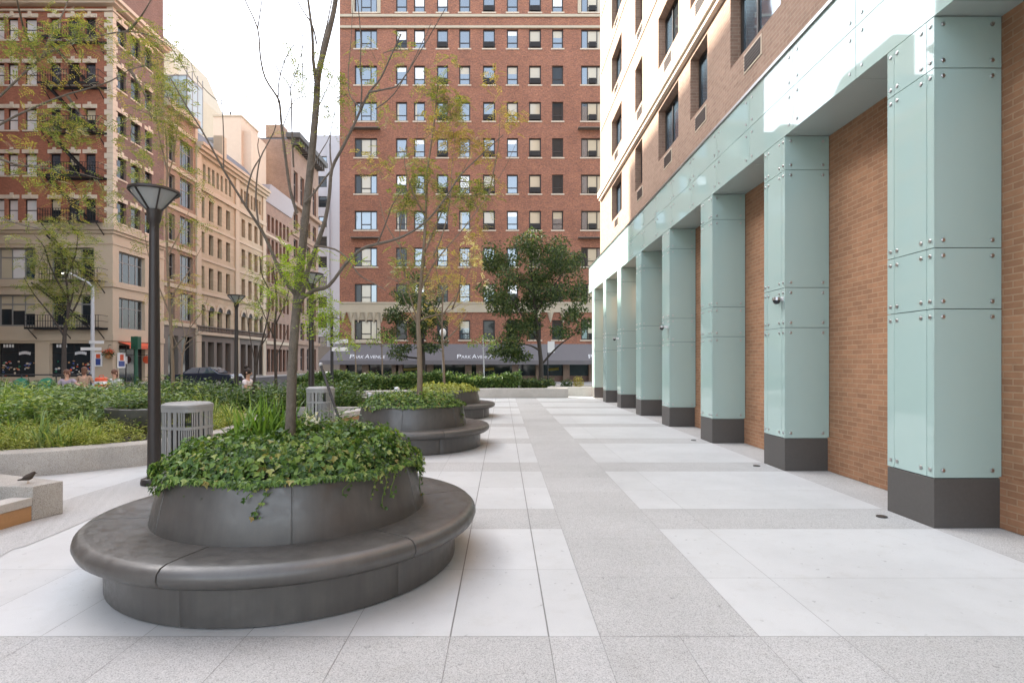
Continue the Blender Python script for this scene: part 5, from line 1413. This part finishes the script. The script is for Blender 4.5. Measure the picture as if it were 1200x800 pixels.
# --- honey locust in the nearest planter
t1 = tree('locust_tree', (PX, 4.62, .8), 'slender multi-stemmed honey locust growing in the nearest round planter')
g = MB(); D = 4.62
limb(g, [(340,512),(341,480),(343,420),(349,345),(355,285),(363,205),(370,130),(373,88),(381,55),(391,14),(396,-20)], D, D+.1, .045, .019, 10)
br = [([(371,100),(367,70),(366,40),(361,0),(359,-20)], 4.6, 4.4, .026, .014), ([(372,92),(376,60),(383,30),(389,0)], 4.62, 4.9, .016, .009),
 ([(371,52),(366,30),(352,8),(345,-10)], 4.5, 4.3, .012, .006),
 ([(352,355),(362,312),(371,288),(381,258),(386,228),(389,198),(402,172),(414,148),(424,126),(433,108),(446,92),(458,66),(470,40)], 4.6, 4.2, .034, .008),
 ([(357,238),(368,226),(380,210),(389,199)], 4.62, 4.55, .016, .013), ([(389,198),(387,178),(388,150),(396,120)], 4.5, 4.7, .012, .004),
 ([(422,130),(424,105),(422,80),(423,48),(420,10),(418,-10)], 4.3, 4.1, .011, .005), ([(433,108),(455,104),(470,96),(500,48),(522,10)], 4.25, 3.9, .013, .005),
 ([(424,128),(410,112),(408,88),(411,50),(414,0)], 4.3, 4.5, .009, .004), ([(440,128),(462,110),(485,70),(505,28)], 4.3, 4.0, .008, .004),
 ([(350,352),(368,340),(385,335),(406,308),(424,292),(442,286),(462,281),(482,272),(503,256),(522,232),(540,205),(566,180),(590,158)], 4.6, 3.9, .03, .006),
 ([(368,288),(392,292),(408,304),(421,322),(438,332),(452,340)], 4.5, 4.3, .014, .005), ([(442,286),(452,262),(460,240),(472,222)], 4.3, 4.1, .012, .005),
 ([(346,345),(330,322),(312,280),(299,258),(287,240),(266,206),(255,186),(236,152),(217,122),(200,92)], 4.62, 4.0, .026, .006),
 ([(303,262),(300,238),(301,210),(305,186),(315,166),(323,148),(326,112)], 4.3, 4.2, .013, .005), ([(289,242),(290,222),(296,200),(305,185)], 4.3, 4.3, .012, .009),
 ([(305,186),(302,170),(306,152)], 4.3, 4.35, .008, .004),
 ([(348,250),(340,222),(334,180),(330,148),(328,124),(325,114),(311,92),(305,66),(302,34),(288,2),(284,-14)], 4.62, 4.3, .022, .008),
 ([(302,34),(307,0),(308,-12)], 4.4, 4.3, .009, .005), ([(326,114),(327,95),(335,68),(348,48),(356,40)], 4.4, 4.2, .01, .004),
 ([(344,196),(342,150),(340,104),(328,86),(316,62),(305,42)], 4.62, 4.5, .012, .006), ([(340,104),(350,76),(358,40)], 4.55, 4.4, .008, .003),
 ([(331,150),(345,118),(366,112)], 4.45, 4.6, .008, .006), ([(355,96),(354,50),(360,20)], 4.5, 4.4, .008, .004), ([(371,130),(385,100),(394,72)], 4.6, 4.75, .01, .003),
 ([(262,198),(262,160),(260,122),(256,90),(247,66)], 4.15, 4.0, .008, .003), ([(260,122),(243,108),(228,88),(222,62)], 4.05, 3.9, .006, .002), ([(258,118),(275,118),(292,128)], 4.05, 4.0, .004, .002),
 ([(364,200),(376,178),(386,160),(392,130)], 4.6, 4.8, .009, .003)]
for b in br: limb(g, b[0], b[1], b[2], b[3]*.62, b[4]*.55, n=6, k=3)
tpart(g, t1, 'trunk', 'bark', smooth=True)
g = MB()
for c, r, n in (((347,80),14,9),((358,92),12,8),((376,82),14,10),((340,66),10,5),((395,100),14,12),((403,112),13,14),((385,128),14,9),((388,148),12,8),((352,108),8,4),((398,90),10,7),((331,70),8,3),((294,122),7,3),((300,132),6,3),((344,168),10,3),((352,268),12,6),((440,108),20,7),((470,60),20,6)): px_spray(g, c, D-.05, r, int(n*2.0), .12, 7, .01, .023)
tpart(g, t1, 'crown', 'locust')
g = MB()
for c, r, n in (((352,300),15,16),((340,318),14,14),((327,308),10,8),((360,322),14,14),((372,352),18,22),((384,372),18,24),((396,392),14,16),((405,405),8,6),((366,372),10,8),((318,340),12,8),((372,300),12,6),((412,305),12,6)): px_spray(g, c, D-.15, r, int(n*1.9), .13, 7, .012, .027)
tpart(g, t1, 'bright_leaf_sprays', 'locust_bright'); twigs(t1, 'bark')
# --- honey locust in the second planter, thin and yellowing
D2 = 10.78
t2 = tree('locust_tree', (PX-.03, D2, .8), 'thin yellowing honey locust growing in the second round planter')
g = MB()
limb(g, [(491,475),(492,440),(491,400),(490,378),(492,345),(496,300),(499,250),(501,200),(508,150),(514,90)], D2, D2, .062, .012, 9)
for b in ([(490,382),(484,370),(477,358),(470,340),(462,318)],[(491,376),(503,371),(516,368),(530,362),(548,350)],[(490,378),(482,352),(474,320),(468,280),(474,240),(486,190),(490,130)],[(493,340),(508,310),(528,285),(548,262),(572,228),(592,196),(606,165)],[(496,300),(512,262),(530,222),(548,190),(560,170)],[(499,255),(484,226),(474,190),(478,160)],[(508,300),(520,270),(528,230),(530,190),(534,160)],[(470,290),(452,262),(444,230)],[(530,362),(538,340),(540,316)],[(573,228),(584,170),(586,128)],[(536,212),(556,214),(580,214)]):
    limb(g, b, D2, D2+R.uniform(-1, 1), .02, .003, 6, 3)
tpart(g, t2, 'trunk', 'twig', smooth=True)
ga, gb = MB(), MB()
for c, r, n in (((512,102),16,24),((524,118),17,30),((536,128),12,16),((452,130),10,6),((484,218),16,24),((494,198),14,20),((478,232),16,20),((505,212),14,14),((476,244),14,14),((540,228),22,34),((556,222),16,24),((520,240),12,10),((500,262),16,10),((470,300),18,14),((452,190),14,6),((430,60),16,6),((570,232),10,8),((496,310),14,10),((478,330),20,16),((525,70),10,5)): px_spray(ga, c, D2, r*1.35, int(n*2.9), .2, 6, .023, .055, .5)
for c, r, n in (((508,150),14,14),((520,156),10,8),((534,160),16,18),((552,166),16,18),((566,168),10,8),((590,132),12,10),((604,142),10,8),((575,98),10,8),((540,178),14,10),((572,182),12,9),((446,198),16,6),((430,192),12,5),((480,176),10,5),((545,300),20,14),((560,268),12,8),((520,330),18,12),((580,210),10,4)): px_spray(gb, c, D2, r*1.35, int(n*2.6), .2, 6, .023, .055, .5)
tpart(ga, t2, 'crown', 'locust'); tpart(gb, t2, 'yellow_leaf_sprays', 'locust_gold'); twigs(t2, 'twig')
# --- small tree of the farthest planter
D3 = 16.6
t3 = tree('young_tree', (PX, D3, .8), 'young tree with pale blossom-like leaves growing in the farthest planter')
g = MB(); limb(g, [(521,470),(520,430),(518,390),(519,350),(524,310)], D3, D3, .05, .015, 8)
for b in ([(519,385),(508,360),(498,335)],[(518,370),(535,345),(550,318),(556,290)],[(519,350),(512,320),(508,290)],[(520,400),(536,385),(548,365)]): limb(g, b, D3, D3+R.uniform(-.8,.8), .025, .008, 6, 3)
tpart(g, t3, 'trunk', 'twig', smooth=True)
ga, gb = MB(), MB()
for c, r, n in (((506,335),20,34),((528,330),20,30),((520,300),18,24),((545,345),18,26),((500,365),18,22),((535,370),16,20),((512,280),14,12),((540,310),16,20)): px_spray(ga, c, D3, r, n, .3, 6, .03, .075, .7)
for c, r, n in (((553,288),9,20),((556,302),10,24),((560,314),9,18),((548,276),7,10),((565,328),9,12)): px_spray(gb, c, D3-.3, r, int(n*.6), .16, 5, .035, .06, .5)
tpart(ga, t3, 'crown', 'locust_gold'); tpart(gb, t3, 'blossom', 'blossom'); twigs(t3, 'twig')
# --- dense street trees before the red building
def dense(px_base, d, trunk, limbs, blobs, label, mat='dark_leaf', name='street_tree', L=.19, r=.16):
    b = gr(*px_base) if d is None else Vector(((px_base[0]-VX)*d/F, d, 0.0))
    t = tree(name, b, label, 'dark street trees before the red building')
    g = MB(); limb(g, trunk, d, d, r, r*.3, 9)
    for l in limbs: limb(g, l, d, d+R.uniform(-1.5, 1.5), r*.5, r*.14, 6, 3)
    tpart(g, t, 'trunk', 'bark_dark', smooth=True)
    g = MB()
    for x, y, rx, rz, n in blobs:
        c = at(x, y, d); s = d/F
        for j in range(5):      # each blob as a few ragged tufts
            v = rdir(); cc = (c.x+v.x*rx*s*.55, c.y+v.y*1.3+R.uniform(-.6,.6), c.z+v.z*rz*s*.55)
            clump(g, cc, (rx*s*.62, 1.0, rz*s*.55), int(n/5*2.3), L, L*.5)
    tpart(g, t, 'crown', mat); return t
dense((634,440), 32, [(634,446),(634,425),(631,395),(627,360),(624,330),(622,300)],
 [[(634,428),(645,415),(656,404),(668,395),(682,385)],[(631,400),(615,375),(600,350)],[(627,365),(645,340),(660,320)],[(625,345),(605,325),(585,312)],[(632,410),(622,405),(608,402)]],
 [(588,300,26,20,620),(618,290,26,16,520),(648,298,26,22,700),(668,318,20,22,480),(640,322,28,20,640),(600,328,22,18,420),(578,345,22,14,380),(602,358,28,16,520),(648,350,24,16,440),(676,345,16,14,260),(672,368,18,14,260),(610,385,18,20,420),(594,400,20,14,360),(606,416,22,10,360),(660,388,18,9,170),(584,412,14,8,140),(683,380,10,10,120),(630,345,20,16,340),(622,372,16,14,260)],
 'broad dark green tree in front of the red building, right of the paved path')
dense((495,440), 36, [(496,448),(496,420),(494,380),(492,350),(490,325)],
 [[(495,400),(480,380),(465,360)],[(494,390),(508,370),(518,350)],[(494,420),(475,418),(458,414)]],
 [(478,345,18,14,340),(500,350,20,18,420),(466,372,18,16,380),(486,385,22,18,460),(510,380,16,16,320),(456,392,12,10,160),(470,412,18,9,240),(500,410,14,10,180),(515,400,10,10,110),(490,328,14,9,160)],
 'smaller dark tree in front of the red building, behind the second planter')
# saplings along the street
for i, (px, d, yt, lb) in enumerate(((567,30,398,'young sapling with a pale trunk in front of the grey awning, right of the lamp'),(448,31,396,'young sapling with a thin trunk before the awning lettering, left of the dark tree'),(417,31,402,'bare thin sapling trunk at the left end of the hedge'))):
    t = tree('sapling', ((px-VX)*d/F, d, .0), lb, 'young saplings behind the hedge')
    g = MB(); limb(g, [(px,449),(px,430),(px-.5,yt+14),(px-1,yt-4)], d, d, .055, .02, 7); 
    limb(g, [(px,yt+12),(px-6,yt+4),(px-12,yt+1)], d, d-.3, .02, .008, 5); limb(g, [(px,yt+10),(px+7,yt+3),(px+14,yt)], d, d+.3, .02, .008, 5)
    tpart(g, t, 'trunk', 'twig' if i else 'pole_grey', smooth=True)
    g = MB()
    for dx, dy, n in ((-12,4,60),(0,-2,50),(12,2,60),(6,6,40)) if i != 2 else ((0,0,12),):
        c = at(px+dx, yt+dy, d); clump(g, c, (.36,.5,.24), n, .16, .07)
    tpart(g, t, 'crown', 'bed_green')
# --- tree leaning in from the left edge of the picture
DL = 8.6
tl = tree('locust_tree', (-9.6, DL, .29), 'honey locust at the left edge sending long leafy branches across the corner building')
g = MB()
limb(g, [(-136,535),(-128,420),(-112,300),(-95,200),(-70,120),(-40,40),(-20,-40)], DL, DL, .12, .05, 10)
for b in ([(-108,290),(-80,210),(-40,150),(0,113),(45,71),(75,53),(100,46),(150,37),(186,46),(205,62),(218,84),(232,104)],[(-112,300),(-70,215),(-30,170),(0,146),(40,126),(78,111),(100,105),(130,95),(152,82),(178,76)],
   [(50,68),(60,42),(70,24),(77,8),(84,-12)],[(-30,172),(10,190),(40,196),(80,200),(118,210)],[(45,71),(30,40),(22,10),(18,-10)],[(150,37),(165,20),(180,-5)],[(78,111),(95,135),(110,150)],[(-60,215),(-20,245),(20,262),(58,270)],[(152,82),(170,112),(178,142)]):
    limb(g, b, DL, DL+R.uniform(-1.2, .6), .024, .005, 6, 3)
tpart(g, tl, 'trunk', 'bark', smooth=True)
ga, gb = MB(), MB()
for c, r, n in (((18,50),20,14),((45,52),18,18),((62,48),16,18),((85,32),17,20),((98,28),14,16),((10,30),16,8),((30,68),18,14),((58,58),12,12),((70,140),18,24),((85,150),16,24),((92,136),12,12),((60,158),14,10),((30,62),14,10),((150,92),16,12),((165,62),18,18),((182,72),16,18),((195,45),14,14),((205,30),12,8),((168,36),14,10),((140,30),10,6),((192,110),16,16),((178,132),14,12),((205,90),14,12),((150,150),16,12),((165,165),14,10),((40,200),22,16),((70,205),18,14),((110,215),16,12),((20,195),14,8),((10,90),12,6),((130,60),14,7),((215,60),10,6),((30,266),20,12),((60,272),16,10),((120,240),18,12)): px_spray(ga, c, DL-.3, r*1.3, int(n*1.9), .19, 7, .018, .042, .5)
for c, r, n in (((120,38),14,6),((40,90),16,8),((75,82),14,6),((98,60),12,6),((52,148),14,8),((105,160),12,6),((130,105),10,6),((20,170),14,6),((160,50),12,8),((60,215),16,8),((90,230),16,8)): px_spray(gb, c, DL-.3, r*1.3, int(n*2), .19, 7, .018, .042, .5)
tpart(ga, tl, 'crown', 'locust'); tpart(gb, tl, 'yellow_leaf_sprays', 'locust_gold'); twigs(tl, 'bark')
# --- tall thin trees standing in the left planting
def slim(px, d, base_y, trunk, limbs, blobs, gold, label, r=.055, mat='twig', lmat='locust', zb=.15):
    t = tree('locust_tree', ((px-VX)*d/F, d, zb), label, 'slim locust trees in the left planting')
    g = MB(); limb(g, trunk, d, d, r, r*.25, 8)
    for b in limbs: limb(g, b, d, d+R.uniform(-1, 1), r*.45, r*.1, 5, 3)
    tpart(g, t, 'trunk', mat, smooth=True)
    ga, gb = MB(), MB(); k = d/9
    for x, y, rr, n in blobs: px_spray(ga, (x, y), d, rr, int(n*3.0), .16*k, 6, .016*k, .04*k, .7)
    for x, y, rr, n in gold: px_spray(gb, (x, y), d, rr, int(n*3.0), .16*k, 6, .016*k, .04*k, .7)
    tpart(ga, t, 'crown', lmat)
    if gold: tpart(gb, t, 'yellow_leaf_sprays', 'locust_gold')
    twigs(t, mat)
slim(200, 15.5, 470, [(203,470),(202,420),(199,360),(196,300),(195,240),(196,190),(194,150)],
 [[(196,210),(204,180),(208,140),(205,100)],[(196,200),(188,165),(182,130),(186,95)],[(197,300),(212,270),(224,240)],[(199,350),(220,320),(236,290)],[(200,370),(184,330),(172,290),(168,250)],[(202,410),(216,395),(232,388)],[(196,240),(176,215),(160,190)]],
 [(195,100,16,22),(205,115,16,22),(188,130,14,18),(212,135,16,18),(200,150,16,20),(190,170,14,14),(215,165,14,14),(160,185,14,10),(172,215,14,14),(150,200,12,8),(186,240,12,8),(225,205,14,12),(236,225,12,10),(200,262,12,8),(160,255,18,14),(150,262,12,8),(216,285,12,8),(170,290,10,6),(232,262,10,8),(140,225,16,10)],
 [(222,330,12,8),(205,330,14,8),(215,350,12,6),(182,350,10,5)], 'tall slim locust with vertical twigs just right of the nearest lamp head')
slim(216, 21, 470, [(213,466),(213,430),(216,405),(222,385),(226,360)], [[(214,418),(204,396),(196,372)],[(215,405),(232,392),(246,384)],[(218,395),(212,372),(214,350)],[(222,385),(236,366),(244,348)],[(215,412),(226,402),(240,400)]],
 [(226,356,12,5),(204,372,10,4),(240,370,10,4)], [(214,350,12,4)], 'small nearly bare young tree with pale twigs in front of the terracotta building', r=.045)
slim(78, 30, 470, [(75,462),(75,420),(76,390),(80,365),(78,330),(70,290)], [[(76,395),(60,370),(40,345),(28,325)],[(78,380),(92,352),(100,330),(112,300)],[(79,350),(60,315),(52,290),(40,275)],[(77,325),(88,300),(92,270)],[(80,365),(86,340),(84,310)]],
 [(50,300,18,26),(70,290,18,26),(88,310,18,26),(60,330,18,22),(95,335,16,20),(42,335,16,18),(78,345,14,18),(102,300,14,16),(66,265,16,16),(92,270,14,14),(110,280,12,8),(35,310,12,8),(56,358,10,8),(86,372,10,8)], [(80,258,14,8),(112,325,10,5)], 'spreading dark-limbed tree in front of the corner building fire escape', r=.14, mat='bark_dark')
slim(322, 20, 470, [(324,470),(323,430),(322,390),(324,350),(320,310)], [[(323,400),(310,370),(300,345)],[(323,380),(336,350),(342,320)],[(322,420),(332,400),(338,380)],[(322,350),(308,325),(304,300)]],
 [(312,330,14,12),(326,345,14,14),(304,355,12,9),(336,330,12,9),(318,310,12,9),(310,372,12,7),(296,318,10,6)], [(300,300,10,3)], 'slim tree standing behind the nearest trunk, in front of the cream arcade', r=.07, mat='bark_dark')
slim(300, 16, 470, [(296,470),(300,430),(312,380),(318,350)], [[(300,430),(292,390),(288,360)],[(306,405),(318,385),(326,360)]], [(290,355,10,4),(326,358,10,4)], [], 'thin leaning stem with few leaves in the planting by the far lamp', r=.045, mat='bark_dark')

# ------------------------------------------------------------------ camera, sky, sun
cam = bpy.data.cameras.new('camera'); co = bpy.data.objects.new('camera', cam); C.objects.link(co)
co.location = (0, 0, H); co.rotation_euler = (math.radians(90), 0, 0)
cam.sensor_fit = 'HORIZONTAL'; cam.sensor_width = 36; cam.lens = 36*F/1200
cam.shift_x = (600-VX)/1200; cam.shift_y = (VY-400)/1200; cam.clip_start = .05; cam.clip_end = 3000
sc = bpy.context.scene; sc.camera = co
EL, AZ = math.radians(35), math.radians(20)
to_sun = Vector((-math.cos(AZ)*math.cos(EL), math.sin(AZ)*math.cos(EL), math.sin(EL)))
w = bpy.data.worlds.new('World'); sc.world = w; w.use_nodes = True; nt = w.node_tree
bg = nt.nodes['Background']; sky = nt.nodes.new('ShaderNodeTexSky'); sky.sky_type = 'NISHITA'; sky.sun_disc = False
sky.sun_elevation = EL; sky.sun_rotation = math.atan2(to_sun.x, to_sun.y)
sky.air_density = 1.0; sky.dust_density = 2.5; sky.ozone_density = 1.0
hs = nt.nodes.new('ShaderNodeHueSaturation'); hs.inputs['Saturation'].default_value = .42
nt.links.new(sky.outputs[0], hs.inputs['Color']); nt.links.new(hs.outputs[0], bg.inputs[0]); bg.inputs[1].default_value = .15
sl = bpy.data.lights.new('sun', 'SUN'); so = bpy.data.objects.new('sun', sl); C.objects.link(so)
sl.energy = 3.4; sl.angle = math.radians(.53); sl.color = (1, .93, .82)
so.rotation_euler = to_sun.to_track_quat('Z', 'Y').to_euler(); so.location = to_sun*80
vs_ = sc.view_settings; vs_.view_transform = 'Standard'; vs_.look = 'None'; vs_.gamma = 1; vs_.use_curve_mapping = False
vs_.exposure = 2.45
sc.render.engine = 'CYCLES'; sc.cycles.use_denoising = True; sc.cycles.max_bounces = 8; sc.cycles.diffuse_bounces = 4; sc.cycles.glossy_bounces = 4
sc.cycles.transparent_max_bounces = 8; sc.cycles.sample_clamp_indirect = 6; sc.cycles.caustics_reflective = False; sc.cycles.caustics_refractive = False
